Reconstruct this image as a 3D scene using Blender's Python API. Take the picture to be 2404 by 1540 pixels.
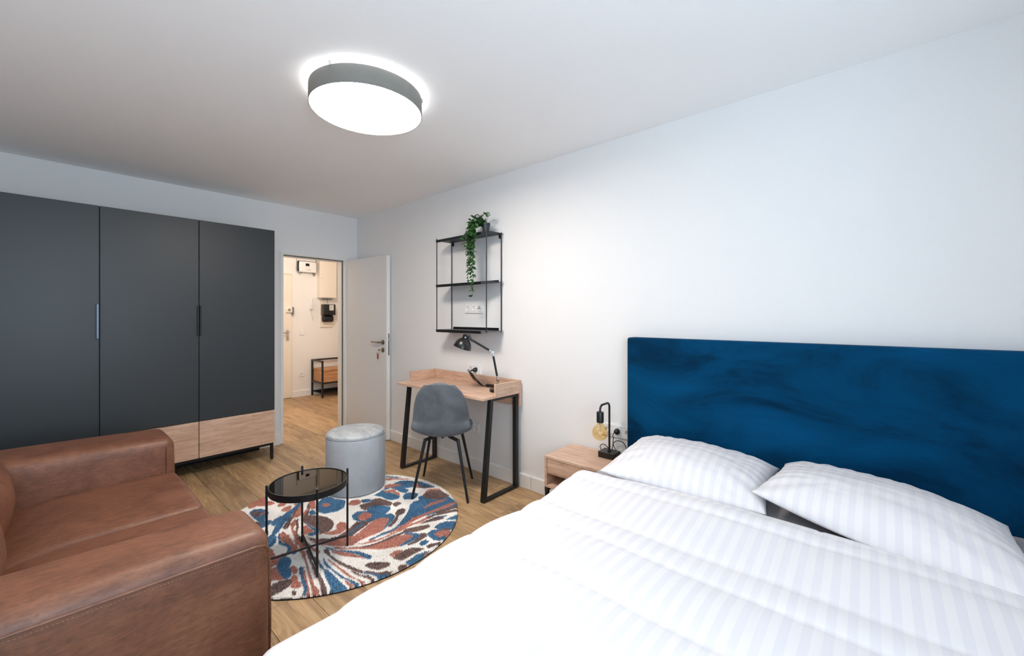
import bpy, bmesh, math, random
import numpy as np
from mathutils import Vector, Matrix, noise as mnoise

S = bpy.context.scene
for o in list(bpy.data.objects):
    bpy.data.objects.remove(o)
COL = S.collection
R = math.radians
random.seed(7)

# ------------------------------------------------------------------ camera
XW, YB, ZC = 2.478, 4.64, 2.503          # right wall, back wall, ceiling
XL, YF = -0.62, -0.78                    # left wall, front (window) wall
YH = 7.13                                # far wall of the hall
cam = bpy.data.cameras.new('camera')
camo = bpy.data.objects.new('camera', cam)
COL.objects.link(camo)
cam.sensor_fit = 'HORIZONTAL'
cam.sensor_width = 36.0
cam.lens = 36.0 * 961.0 / 2404.0
cam.shift_y = -(770.0 - 741.0) / 2404.0
cam.clip_start = 0.02
camo.location = (0, 0, 1.341)
camo.rotation_euler = (R(90), 0, R(41.15 - 90))
S.camera = camo

# ------------------------------------------------------------------ colour management, world, lights
S.view_settings.view_transform = 'Standard'
S.view_settings.look = 'None'
S.view_settings.exposure = 0.0
S.view_settings.gamma = 1.0
S.view_settings.use_curve_mapping = False
S.cycles.use_denoising = True
S.cycles.max_bounces = 12
S.cycles.diffuse_bounces = 8
S.cycles.transparent_max_bounces = 16
S.cycles.caustics_reflective = False
S.cycles.caustics_refractive = False
S.cycles.sample_clamp_indirect = 6.0

W = bpy.data.worlds.new('world')
S.world = W
W.use_nodes = True
W.node_tree.nodes['Background'].inputs[0].default_value = (0.72, 0.86, 1.0, 1)
W.node_tree.nodes['Background'].inputs[1].default_value = 0.35

def area(name, loc, rot, sx, sy, power, col):
    l = bpy.data.lights.new(name, 'AREA')
    l.shape = 'RECTANGLE'
    l.size, l.size_y, l.energy, l.color = sx, sy, power, col
    o = bpy.data.objects.new(name, l)
    o.location, o.rotation_euler = loc, rot
    COL.objects.link(o)
    return o
WX0, WX1, WZ0, WZ1 = -0.58, 1.00, 0.80, 2.36     # the window opening behind the camera
area('window_daylight', (-0.08, YF-0.32, 1.58), (R(120), 0, 0), 1.0, 1.56, 80.0, (0.66, 0.84, 1.0))
LAMP_E = 49.0
hl = bpy.data.lights.new('hall_lamp', 'POINT')
hl.energy, hl.color, hl.shadow_soft_size = 37.0, (1.0, 0.85, 0.74), 0.10
hlo = bpy.data.objects.new('hall_lamp', hl)
hlo.location = (2.35, 5.65, 2.36)
COL.objects.link(hlo)

# ------------------------------------------------------------------ materials
MATS = {}
def s2l(c):
    return tuple((x/255/12.92 if x/255 <= 0.04045 else ((x/255+0.055)/1.055)**2.4) for x in c) + (1,)
class NT:
    def __init__(s, name):
        s.m = bpy.data.materials.new(name); s.m.use_nodes = True
        s.t = s.m.node_tree; s.b = s.t.nodes['Principled BSDF']; MATS[name] = s.m
    def n(s, typ, **kw):
        x = s.t.nodes.new('ShaderNode'+typ)
        for k, v in kw.items():
            if k in x.inputs: x.inputs[k].default_value = v
            else: setattr(x, k, v)
        return x
    def l(s, a, b): s.t.links.new(a, b)
    def set(s, **kw):
        for k, v in kw.items(): s.b.inputs[k.replace('_', ' ')].default_value = v
    def coord(s, scale=(1,1,1), rnd=False):
        tc = s.n('TexCoord'); mp = s.n('Mapping'); mp.inputs['Scale'].default_value = scale
        s.l(tc.outputs['Object'], mp.inputs['Vector'])
        if rnd:
            oi = s.n('ObjectInfo'); cb = s.n('CombineXYZ'); ml = s.n('Math', operation='MULTIPLY'); ml.inputs[1].default_value = 57.0
            s.l(oi.outputs['Random'], ml.inputs[0])
            for i in range(3): s.l(ml.outputs[0], cb.inputs[i])
            s.l(cb.outputs[0], mp.inputs['Location'])
        return mp.outputs[0]
    def noise(s, vec, scale, detail=4, rough=0.55, dist=0.0):
        x = s.n('TexNoise'); x.inputs['Scale'].default_value = scale; x.inputs['Detail'].default_value = detail
        x.inputs['Roughness'].default_value = rough; x.inputs['Distortion'].default_value = dist
        s.l(vec, x.inputs['Vector']); return x.outputs['Fac']
    def ramp(s, fac, stops):
        r = s.n('ValToRGB'); e = r.color_ramp.elements
        while len(e) < len(stops): e.new(0.5)
        for i, (p, c) in enumerate(stops): e[i].position = p; e[i].color = c
        s.l(fac, r.inputs[0]); return r.outputs[0]
    def mix(s, fac, a, b, mode='MIX'):
        x = s.n('Mix', data_type='RGBA', blend_type=mode)
        for v, i in ((fac, 0), (a, 6), (b, 7)):
            if hasattr(v, 'links'): s.l(v, x.inputs[i])
            else: x.inputs[i].default_value = v
        return x.outputs[2]
    def bump(s, h, strength, dist=0.01):
        b = s.n('Bump'); b.inputs['Strength'].default_value = strength; b.inputs['Distance'].default_value = dist
        s.l(h, b.inputs['Height']); s.l(b.outputs[0], s.b.inputs['Normal'])
    def base(s, c):
        if hasattr(c, 'links'): s.l(c, s.b.inputs['Base Color'])
        else: s.b.inputs['Base Color'].default_value = c

def simple(name, rgb, rough=0.5, metal=0.0, grain=0.04, scale=60.0, bump=0.0, **kw):
    k = NT(name); v = k.coord(); f = k.noise(v, scale, 3)
    c = s2l(rgb)
    lo = tuple(x*(1-grain) for x in c[:3])+(1,); hi = tuple(min(1, x*(1+grain)) for x in c[:3])+(1,)
    k.base(k.ramp(f, [(0.3, lo), (0.7, hi)])); k.set(Roughness=rough, Metallic=metal, **kw)
    if bump: k.bump(f, bump, 0.002)
    return k.m

M_wall = simple('wall_paint', (234, 234, 234), 0.85, grain=0.01, scale=220, bump=0.06)
M_ceil = simple('ceiling_paint', (249, 249, 249), 0.9, grain=0.01, scale=160, bump=0.04)
M_hall = simple('hall_paint', (238, 236, 232), 0.8, grain=0.01, scale=160, bump=0.04)
M_trim = simple('white_lacquer', (236, 236, 234), 0.35, grain=0.01)
M_door = simple('door_lacquer', (226, 226, 225), 0.45, grain=0.015)
M_plas = simple('white_plastic', (238, 238, 238), 0.3, grain=0.01)
M_plasd = simple('grey_plastic', (120, 122, 124), 0.4)
M_black = simple('black_steel', (22, 25, 28), 0.38, grain=0.1)
M_blackp = simple('black_plastic', (18, 19, 21), 0.3)
M_rubber = simple('rubber_seal', (88, 92, 88), 0.7)
M_ward = simple('anthracite_laminate', (47, 53, 57), 0.42, grain=0.04, scale=300, bump=0.02)
M_wardk = simple('anthracite_edge', (26, 29, 32), 0.6)
M_steel = simple('brushed_steel', (150, 145, 138), 0.3, 1.0, grain=0.12, scale=90)
M_chrome = simple('chrome', (215, 218, 222), 0.08, 1.0, grain=0.02)
M_handle_lit = simple('lit_black_handle', (96, 106, 116), 0.35, 0.7)  # black handle with the window's reflection put into a lighter colour
M_dark = simple('subfloor', (40, 34, 28), 0.9)
M_grey = simple('grey_sheet', (168, 164, 166), 0.9, grain=0.05)
M_matt = simple('mattress_ticking', (205, 205, 205), 0.9, grain=0.03)
M_gap = simple('black_void', (8, 8, 9), 0.9)
M_pot = simple('pot_plastic', (38, 46, 54), 0.5)
M_soil = simple('potting_soil', (45, 34, 26), 0.95, grain=0.3, scale=300)
M_red = simple('red_tag', (160, 50, 40), 0.35)
M_brass = simple('brass', (190, 160, 100), 0.25, 1.0)
M_thread = simple('stitch_thread', (158, 118, 94), 0.7)
M_bind = simple('rug_binding', (48, 44, 46), 0.9)
M_lab = simple('meter_label', (226, 224, 216), 0.5, grain=0.01)
M_screen = simple('dark_screen', (14, 20, 18), 0.15)
M_fab = simple('lamp_fabric', (128, 125, 120), 0.85, grain=0.10, scale=500, bump=0.1)
M_vdkdoor = simple('hall_door_lacquer', (236, 228, 214), 0.45, grain=0.01)

def emit(name, col, strength):
    k = NT(name); k.base((0.9, 0.9, 0.9, 1)); k.set(Emission_Color=col, Emission_Strength=strength); return k.m
M_diff = emit('lamp_diffuser', (1.0, 0.895, 0.80, 1), LAMP_E)
M_glow = emit('lamp_glow_strip', (1.0, 0.97, 0.93, 1), 11.0)

def oak(name, axis, light=(226, 193, 168), dark=(192, 154, 129)):
    k = NT(name)
    sc = [9.0, 9.0, 9.0]; sc[axis] = 0.9
    v = k.coord(tuple(sc), rnd=True)
    a = k.noise(v, 4.5, 7, 0.66, 0.7)
    f = k.noise(v, 22.0, 4, 0.6, 0.2)
    c1 = k.ramp(a, [(0.32, s2l(dark)), (0.46, s2l(tuple((x+y)//2 for x, y in zip(light, dark)))), (0.62, s2l(light))])
    c2 = k.ramp(f, [(0.35, (0.72, 0.70, 0.68, 1)), (0.65, (1, 1, 1, 1))])
    c = k.mix(0.55, c1, c2, 'MULTIPLY')
    # rough-sawn cross marks, in patches
    sw = [4.0, 4.0, 4.0]; sw[axis] = 260.0
    g = k.noise(k.coord(tuple(sw)), 1.0, 2, 0.5)
    p = k.ramp(k.noise(k.coord((5, 5, 5)), 1.0, 2), [(0.52, (0, 0, 0, 1)), (0.62, (1, 1, 1, 1))])
    gm = k.mix(1.0, k.ramp(g, [(0.5, (0, 0, 0, 1)), (0.62, (1, 1, 1, 1))]), p, 'MULTIPLY')
    k.base(k.mix(k.mix(1.0, gm, (0.35, 0.35, 0.35, 1), 'MULTIPLY'), c, s2l((232, 206, 186))))
    k.set(Roughness=0.5); k.bump(f, 0.08, 0.002)
    return k.m
M_oakX, M_oakY = oak('oak_laminate_x', 0), oak('oak_laminate_y', 1)
M_oakH = oak('hall_oak', 0, (206, 158, 112), (160, 112, 72))

def plankmat():
    k = NT('oak_vinyl_plank')
    v = k.coord((9.0, 0.8, 9.0), rnd=True)
    a = k.noise(v, 2.2, 8, 0.68, 0.35)
    ringv = k.noise(k.coord((4.5, 0.55, 4.0), rnd=True), 1.4, 2, 0.5, 0.5)
    mul = k.n('Math', operation='MULTIPLY'); mul.inputs[1].default_value = 70.0; k.l(ringv, mul.inputs[0])
    sn = k.n('Math', operation='SINE'); k.l(mul.outputs[0], sn.inputs[0])
    ring = k.ramp(sn.outputs[0], [(0.0, (0.80, 0.76, 0.72, 1)), (0.35, (1, 1, 1, 1))])
    fine = k.noise(k.coord((80.0, 1.6, 80.0), rnd=True), 2.0, 6, 0.65)
    c = k.ramp(a, [(0.26, s2l((146, 121, 93))), (0.42, s2l((182, 152, 117))), (0.56, s2l((204, 173, 132))), (0.74, s2l((218, 188, 146)))])
    c = k.mix(0.7, c, ring, 'MULTIPLY')
    c = k.mix(0.6, c, k.ramp(fine, [(0.34, (0.68, 0.65, 0.61, 1)), (0.58, (1, 1, 1, 1))]), 'MULTIPLY')
    # dark cracks and smudges
    cr = k.noise(k.coord((30.0, 2.6, 30.0), rnd=True), 1.5, 6, 0.72, 0.9)
    c = k.mix(k.ramp(cr, [(0.61, (0, 0, 0, 1)), (0.70, (0.85, 0.85, 0.85, 1))]), c, s2l((74, 62, 52)))
    oi = k.n('ObjectInfo'); tone = k.ramp(oi.outputs['Random'], [(0.0, (0.80, 0.79, 0.78, 1)), (0.5, (0.93, 0.92, 0.90, 1)), (1.0, (1.04, 1.0, 0.95, 1))])
    k.base(k.mix(1.0, c, tone, 'MULTIPLY'))
    k.l(k.ramp(fine, [(0.3, (0.42, 0.42, 0.42, 1)), (0.7, (0.56, 0.56, 0.56, 1))]), k.b.inputs['Roughness'])
    k.bump(fine, 0.10, 0.002)
    return k.m
M_plank = plankmat()

def leather():
    k = NT('brown_leather')
    v = k.coord((1, 1, 1)); v2 = k.coord((2.6, 11.0, 9.0))
    a = k.noise(v, 5.0, 6, 0.62, 0.9); b = k.noise(v2, 9.0, 8, 0.70, 0.9); g = k.noise(v, 420.0, 2, 0.5)
    c = k.ramp(a, [(0.28, s2l((100, 64, 48))), (0.48, s2l((118, 77, 58))), (0.68, s2l((132, 88, 66)))])
    d = k.ramp(b, [(0.32, (0.60, 0.55, 0.53, 1)), (0.50, (1, 1, 1, 1)), (0.68, (1.36, 1.28, 1.18, 1))])
    k.base(k.mix(0.75, c, d, 'MULTIPLY'))
    k.l(k.ramp(b, [(0.3, (0.54, 0.54, 0.54, 1)), (0.7, (0.44, 0.44, 0.44, 1))]), k.b.inputs['Roughness'])
    k.bump(g, 0.10, 0.002)
    return k.m
M_leather = leather()

def velvet(name, dark, mid, light, scale=2.4, sheen=0.5, tint=(1, 1, 1, 1), stretch=(1, 1, 1), st=(0.36, 0.5, 0.66)):
    k = NT(name)
    a = k.noise(k.coord(stretch), scale, 9, 0.62, 0.9)
    f = k.noise(k.coord(), 500.0, 2)
    c = k.ramp(a, [(st[0], s2l(dark)), (st[1], s2l(mid)), (st[2], s2l(light))])
    k.base(k.mix(0.35, c, k.ramp(f, [(0.3, (0.75, 0.75, 0.75, 1)), (0.7, (1.1, 1.1, 1.1, 1))]), 'MULTIPLY'))
    k.set(Roughness=0.85, Sheen_Weight=sheen, Sheen_Roughness=0.35, Sheen_Tint=tint, Specular_IOR_Level=0.08)
    k.bump(f, 0.08, 0.002)
    return k.m
M_blue = velvet('blue_velvet', (0, 42, 70), (0, 60, 97), (0, 72, 114), 2.0, 0.06, (0.0, 0.5, 0.8, 1), (1, 0.75, 1.9), (0.34, 0.47, 0.66))
M_chairv = velvet('blue_grey_velvet', (90, 96, 101), (103, 109, 115), (116, 122, 128), 4.0, 0.25, (0.75, 0.87, 1, 1))
M_poufv = velvet('grey_velvet_side', (172, 178, 185), (180, 186, 193), (186, 192, 199), 3.0, 0.2, (0.85, 0.92, 1, 1))
M_pouft = velvet('grey_velvet_top', (166, 170, 174), (184, 189, 192), (200, 204, 206), 6.0, 0.3, (0.9, 0.95, 1, 1), (3, 1, 1))

def linen(name):
    # white sateen with woven stripes 2 cm wide running along the bed
    k = NT(name)
    tc = k.n('TexCoord'); sp = k.n('SeparateXYZ')
    uv = k.n('Attribute'); uv.attribute_name = 'stripe'
    m1 = k.n('Math', operation='MULTIPLY'); m1.inputs[1].default_value = 2*math.pi/0.0415
    k.l(uv.outputs['Fac'], m1.inputs[0])
    sn = k.n('Math', operation='SINE'); k.l(m1.outputs[0], sn.inputs[0])
    ma = k.n('Math', operation='MULTIPLY_ADD'); ma.inputs[1].default_value = 0.5; ma.inputs[2].default_value = 0.5
    k.l(sn.outputs[0], ma.inputs[0])
    st = k.ramp(ma.outputs[0], [(0.40, (0, 0, 0, 1)), (0.60, (1, 1, 1, 1))])
    k.base(k.mix(st, s2l((226, 224, 228)), s2l((234, 231, 232))))
    k.l(k.ramp(ma.outputs[0], [(0.40, (0.7, 0.7, 0.7, 1)), (0.60, (0.5, 0.5, 0.5, 1))]), k.b.inputs['Roughness'])
    f = k.noise(k.coord((2, 9, 9)), 3.0, 4, 0.6, 0.6)
    k.bump(f, 0.10, 0.01)
    k.set(Sheen_Weight=0.15)
    return k.m
M_linen = linen('striped_white_linen')

def rugmat():
    k = NT('rug_yarn'); at = k.n('Attribute'); at.attribute_name = 'Col'
    f = k.noise(k.coord(), 260.0, 3)
    k.base(k.mix(0.6, at.outputs['Color'], k.ramp(f, [(0.3, (0.72, 0.72, 0.72, 1)), (0.7, (1.08, 1.08, 1.08, 1))]), 'MULTIPLY'))
    k.set(Roughness=0.9, Sheen_Weight=0.2)
    return k.m
M_rug = rugmat()

def darkglass():
    k = NT('bronze_mirror_glass')
    f = k.noise(k.coord(), 3.0, 2)
    k.base(k.ramp(f, [(0.3, s2l((16, 11, 7))), (0.7, s2l((19, 13, 8)))]))
    k.set(Roughness=0.015, IOR=1.33, Specular_Tint=(1.0, 0.85, 0.66, 1))
    return k.m
M_tint = darkglass()

def leafmat():
    k = NT('vine_leaf'); f = k.noise(k.coord(), 26.0, 3)
    k.base(k.ramp(f, [(0.3, s2l((16, 42, 18))), (0.55, s2l((32, 76, 28))), (0.75, s2l((62, 116, 42)))]))
    k.set(Roughness=0.4); return k.m
M_leaf = leafmat()

def thinglass(name, tint, alpha, rough=0.02):
    k = NT(name); k.t.nodes.remove(k.b)
    tr = k.n('BsdfTransparent'); tr.inputs[0].default_value = tint
    gl = k.n('BsdfGlossy'); gl.inputs['Roughness'].default_value = rough
    lw = k.n('LayerWeight'); lw.inputs[0].default_value = 0.5
    pw = k.n('Math', operation='POWER'); pw.inputs[1].default_value = 3.0; k.l(lw.outputs['Facing'], pw.inputs[0])
    sc = k.n('Math', operation='MULTIPLY_ADD'); sc.inputs[1].default_value = alpha; sc.inputs[2].default_value = 0.05; k.l(pw.outputs[0], sc.inputs[0])
    mx = k.n('MixShader'); k.l(sc.outputs[0], mx.inputs[0]); k.l(tr.outputs[0], mx.inputs[1]); k.l(gl.outputs[0], mx.inputs[2])
    k.l(mx.outputs[0], k.t.nodes['Material Output'].inputs[0]); return k.m
M_bulb = thinglass('amber_bulb_glass', (1.0, 0.86, 0.60, 1), 0.40)
M_pane = thinglass('window_glass', (0.97, 0.98, 0.98, 1), 0.25)

# ------------------------------------------------------------------ builders
def tag(o, label=None, cat=None, group=None, kind=None):
    if label: o['label'] = label
    if cat: o['category'] = cat
    if group: o['group'] = group
    if kind: o['kind'] = kind
    return o
def thing(name, loc, label, cat, group=None, rz=0.0):
    o = bpy.data.objects.new(name, None); COL.objects.link(o)
    o.location = loc; o.rotation_euler = (0, 0, rz); o.empty_display_size = 0.05
    return tag(o, label, cat, group)
def worldmat(o):
    m = Matrix.Identity(4)
    while o is not None:
        m = (Matrix.Translation(o.location) @ o.rotation_euler.to_matrix().to_4x4()) @ m
        o = o.parent
    return m
class MB:
    """collects shapes in world coordinates; build() makes one mesh object of them"""
    def __init__(s): s.bm = bmesh.new()
    def _bev(s, vs, w, seg):
        es = list({e for v in vs for e in v.link_edges})
        bmesh.ops.bevel(s.bm, geom=es, offset=w, segments=seg, affect='EDGES', profile=0.5)
    def box(s, x0, x1, y0, y1, z0, z1, bev=0.0, seg=1, mat=None):
        r = bmesh.ops.create_cube(s.bm, size=1.0); vs = r['verts']
        for v in vs:
            v.co = Vector(((x0+x1)/2+v.co.x*(x1-x0), (y0+y1)/2+v.co.y*(y1-y0), (z0+z1)/2+v.co.z*(z1-z0)))
            if mat is not None: v.co = mat @ v.co
        if bev: s._bev(vs, bev, seg)
        return s
    def prism(s, pts, h, bev=0.0, seg=1):
        """pts: planar polygon (3d); h: extrusion vector"""
        vs = [s.bm.verts.new(p) for p in pts]; f = s.bm.faces.new(vs)
        r = bmesh.ops.extrude_face_region(s.bm, geom=[f]); nv = [g for g in r['geom'] if isinstance(g, bmesh.types.BMVert)]
        for v in nv: v.co += Vector(h)
        if bev: s._bev(vs+nv, bev, seg)
        return s
    def tube(s, pts, r, n=8, closed=False, square=False):
        pts = [Vector(p) for p in pts]; N = len(pts)
        rs = r if isinstance(r, (list, tuple)) else [r]*N
        rings = []; up = None
        for i, p in enumerate(pts):
            a = pts[(i-1) % N] if (closed or i > 0) else p; b = pts[(i+1) % N] if (closed or i < N-1) else p
            t = (b-a).normalized()
            if up is None:
                up = Vector((0, 0, 1)) if abs(t.z) < 0.9 else Vector((0, 1, 0))
            u = (up - t*up.dot(t))
            if u.length < 1e-6: u = t.orthogonal()
            u.normalize(); up = u; w = t.cross(u)
            off = math.pi/4 if square else 0
            k = math.sqrt(2) if square else 1
            sc = 1.0
            if 0 < i < N-1 or closed:
                d1 = (p-a).normalized(); d2 = (b-p).normalized(); cs = max(0.3, math.sqrt(max(0, (1+d1.dot(d2))/2))); sc = 1/cs if square else 1
            rings.append([s.bm.verts.new(p+(u*math.cos(off+2*math.pi*j/n)+w*math.sin(off+2*math.pi*j/n))*rs[i]*k*sc) for j in range(n)])
        M = N if closed else N-1
        for i in range(M):
            A, B = rings[i], rings[(i+1) % N]
            for j in range(n): s.bm.faces.new((A[j], A[(j+1) % n], B[(j+1) % n], B[j]))
        if not closed:
            s.bm.faces.new(rings[0][::-1]); s.bm.faces.new(rings[-1])
        return s
    def lathe(s, prof, center=(0, 0, 0), n=32, axis=None):
        """prof: (r, h) pairs along the axis"""
        c = Vector(center); q = (Vector(axis).to_track_quat('Z', 'Y').to_matrix() if axis is not None else Matrix.Identity(3)); rings = []
        for r, h in prof:
            if r < 1e-6: rings.append([s.bm.verts.new(c+q @ Vector((0, 0, h)))])
            else: rings.append([s.bm.verts.new(c+q @ Vector((r*math.cos(2*math.pi*j/n), r*math.sin(2*math.pi*j/n), h))) for j in range(n)])
        for A, B in zip(rings, rings[1:]):
            for j in range(n):
                k = (j+1) % n
                if len(A) == 1 and len(B) == 1: continue
                if len(A) == 1: s.bm.faces.new((A[0], B[k], B[j]))
                elif len(B) == 1: s.bm.faces.new((A[j], A[k], B[0]))
                else: s.bm.faces.new((A[j], A[k], B[k], B[j]))
        return s
    def grid(s, f, nu, nv, closed_u=False):
        P = [[s.bm.verts.new(f(i/(nu if closed_u else nu-1), j/(nv-1))) for j in range(nv)] for i in range(nu)]
        for i in range(nu if closed_u else nu-1):
            for j in range(nv-1):
                k = (i+1) % nu
                s.bm.faces.new((P[i][j], P[k][j], P[k][j+1], P[i][j+1]))
        return s
    def build(s, name, mat, parent=None, smooth=True, label=None, angle=35, kind=None, recalc=True):
        if recalc: bmesh.ops.recalc_face_normals(s.bm, faces=s.bm.faces)
        if parent is not None:
            s.bm.transform(worldmat(parent).inverted())
        me = bpy.data.meshes.new(name); s.bm.to_mesh(me); s.bm.free()
        if smooth:
            me.shade_smooth(); me.set_sharp_from_angle(angle=R(angle))
        me.materials.append(mat)
        o = bpy.data.objects.new(name, me); COL.objects.link(o)
        if parent is not None: o.parent = parent
        if label: o['label'] = label
        if kind: o['kind'] = kind
        return o
def bez(p0, p1, p2, p3, n=12):
    p0, p1, p2, p3 = map(Vector, (p0, p1, p2, p3))
    return [p0*(1-t)**3+p1*3*t*(1-t)**2+p2*3*t*t*(1-t)+p3*t**3 for t in [i/(n-1) for i in range(n)]]
def spline(pts, n=8):
    pts = [Vector(p) for p in pts]; out = []
    for i in range(len(pts)-1):
        a = pts[max(i-1, 0)]; b = pts[i]; c = pts[i+1]; d = pts[min(i+2, len(pts)-1)]
        for k in range(n):
            t = k/n
            out.append(0.5*((2*b)+(c-a)*t+(2*a-5*b+4*c-d)*t*t+(3*b-a-3*c+d)*t**3))
    out.append(pts[-1]); return out
def struct(o, label=None):
    o['kind'] = 'structure'
    if label: o['label'] = label
    return o

def cube_round(mb, x0, x1, y0, y1, z0, z1, r, puff=(0,0,0,0,0,0), n=10, m=4, warp=None):
    """upholstered block: rounded edges, each face crowned by puff = (-x,+x,-y,+y,-z,+z)"""
    c = Vector(((x0+x1)/2, (y0+y1)/2, (z0+z1)/2)); h = Vector(((x1-x0)/2, (y1-y0)/2, (z1-z0)/2))
    def ax(hh):
        a = [-hh+r*(1-math.cos(math.pi/2*i/m)) for i in range(m)]
        b = [(-hh+r)+(2*hh-2*r)*i/n for i in range(n+1)]
        return a+b+[-v for v in a[::-1]]
    A = [ax(h[i]) for i in range(3)]
    cache = {}
    def P(p):
        key = tuple(round(v, 6) for v in p)
        if key in cache: return cache[key]
        inner = Vector([max(-(h[i]-r), min(h[i]-r, p[i])) for i in range(3)])
        d = Vector(p)-inner
        q = inner+d.normalized()*r if d.length > 1e-9 else Vector(p)
        for i in range(3):
            j, k = (i+1) % 3, (i+2) % 3
            w = max(0, 1-(q[j]/h[j])**2)*max(0, 1-(q[k]/h[k])**2)
            t = q[i]/h[i]
            q[i] += (puff[2*i+1] if t > 0 else -puff[2*i])*w*abs(t)
        q = q+c
        if warp: q = warp(q)
        cache[key] = mb.bm.verts.new(q); return cache[key]
    for i in range(3):
        j, k = (i+1) % 3, (i+2) % 3
        for s in (-1, 1):
            for a in range(len(A[j])-1):
                for b in range(len(A[k])-1):
                    vs = []
                    for (da, db) in ((0,0),(1,0),(1,1),(0,1)):
                        p = [0,0,0]; p[i] = s*h[i]; p[j] = A[j][a+da]; p[k] = A[k][b+db]
                        vs.append(P(p))
                    if len(set(vs)) == 4:
                        try: mb.bm.faces.new(vs)
                        except ValueError: pass
    return mb

# ================================================================== the room
T = 0.12
fl = struct(MB().box(XL-T, 4.8, YF-T, YH+T, -0.10, -0.0065).build('floor', M_dark, smooth=False))
tmpl = {}
def plank_mesh(w, l):
    key = (round(w, 3), round(l, 3))
    if key not in tmpl:
        bm = bmesh.new(); r = bmesh.ops.create_cube(bm, size=1)
        for v in r['verts']: v.co = Vector((v.co.x*(w-0.0014), v.co.y*(l-0.0014), v.co.z*0.006))
        bmesh.ops.bevel(bm, geom=[e for e in bm.edges if all(v.co.z > 0 for v in e.verts)], offset=0.0012, segments=1, affect='EDGES')
        me = bpy.data.meshes.new('plank'); bm.to_mesh(me); bm.free(); me.materials.append(M_plank); tmpl[key] = me
    return tmpl[key]
PL = 1.38
joint0 = {3: 2.06, 5: 3.87, 4: 3.02, 6: 3.15, 2: 2.66, 1: 3.5, 7: 2.35, 8: 3.42, 9: 2.72, 10: 3.26, 11: 2.2, 12: 3.05}
def planks(x0, x1, y0, y1):
    for k in range(-8, 24):
        a, b = max(x0, 0.04+0.2*k), min(x1, 0.24+0.2*k)
        if b-a < 0.015: continue
        j = joint0.get(k, (k*0.53) % PL)
        ys = sorted([y0, y1]+[j+PL*i for i in range(-6, 7) if y0+0.04 < j+PL*i < y1-0.04])
        for c, d in zip(ys, ys[1:]):
            o = bpy.data.objects.new('plank', plank_mesh(b-a, d-c)); COL.objects.link(o)
            o.parent = fl; o.location = ((a+b)/2, (c+d)/2, -0.003)
planks(XL, XW, YF, YB)
planks(1.35, 4.7, YB, YH)
struct(MB().box(XL-T, 4.8, YF-T, YH+T, ZC, ZC+0.12).build('ceiling', M_ceil, smooth=False))
DX0, DX1, DZ = 1.642, 2.334, 1.997
mb = MB().box(XL-T, DX0, YB, YB+T, 0, ZC).box(DX1, XW+T, YB, YB+T, 0, ZC).box(DX0, DX1, YB, YB+T, DZ, ZC)
struct(mb.build('wall_back', M_wall, smooth=False))
struct(MB().box(XW, XW+T, YF-T, YB, 0, ZC).build('wall_right', M_wall, smooth=False))
struct(MB().box(XL-T, XL, YF-T, YB, 0, ZC).build('wall_left', M_wall, smooth=False))
mb = MB().box(XL, WX0, YF-T, YF, 0, ZC).box(WX1, XW, YF-T, YF, 0, ZC).box(WX0, WX1, YF-T, YF, 0, WZ0).box(WX0, WX1, YF-T, YF, WZ1, ZC)
struct(mb.build('wall_front', M_wall, smooth=False))
struct(MB().box(1.3, 4.8, YH, YH+T, 0, ZC).build('wall_hall_back', M_hall, smooth=False))
struct(MB().box(1.23, 1.35, YB+T, YH, 0, ZC).build('wall_hall_left', M_hall, smooth=False))
struct(MB().box(4.7, 4.8, YB+T, YH, 0, ZC).build('wall_hall_right', M_hall, smooth=False))
struct(MB().box(XW+T, 4.7, YB, YB+T, 0, ZC).build('wall_hall_front', M_hall, smooth=False))
# window behind the camera
wn = struct(thing('window_1', ((WX0+WX1)/2, YF-0.06, WZ0), None, None))
mid = (WX0+WX1)/2
mb = MB()
for a, b in ((WX0, WX0+0.06), (mid-0.05, mid+0.05), (WX1-0.06, WX1)): mb.box(a, b, YF-0.09, YF-0.03, WZ0, WZ1)
for a, b in ((WZ0, WZ0+0.06), (WZ1-0.06, WZ1)): mb.box(WX0+0.06, mid-0.05, YF-0.09, YF-0.03, a, b).box(mid+0.05, WX1-0.06, YF-0.09, YF-0.03, a, b)
mb.build('window_frame', M_trim, wn, smooth=False)
for a, b in ((WX0+0.06, mid-0.05), (mid+0.05, WX1-0.06)):
    MB().box(a, b, YF-0.064, YF-0.060, WZ0+0.06, WZ1-0.06).build('pane', M_pane, wn, smooth=False)

def skirting(name, pts, depth, h=0.105):
    """pts: (x,y) start, end along the wall; depth: vector away from the wall"""
    (xa, ya), (xb, yb) = pts; d = Vector((*depth, 0)).normalized()
    prof = [(0, 0), (0.015, 0), (0.015, h-0.008), (0.011, h), (0, h)]
    P = [Vector((xa, ya, 0))+d*a+Vector((0, 0, z)) for a, z in prof]
    return struct(MB().prism(P, (xb-xa, yb-ya, 0)).build(name, M_trim, smooth=False))
skirting('baseboard_right', ((XW, YF), (XW, 1.9585)), (-1, 0))
skirting('baseboard_right_far', ((XW, 1.9625), (XW, YB)), (-1, 0))
skirting('baseboard_back', ((XL, YB), (1.623, YB)), (0, -1))
skirting('baseboard_left', ((XL, YF), (XL, YB-0.016)), (1, 0))
skirting('baseboard_hall', ((2.682, YH), (4.7, YH)), (0, -1), 0.098)

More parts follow.
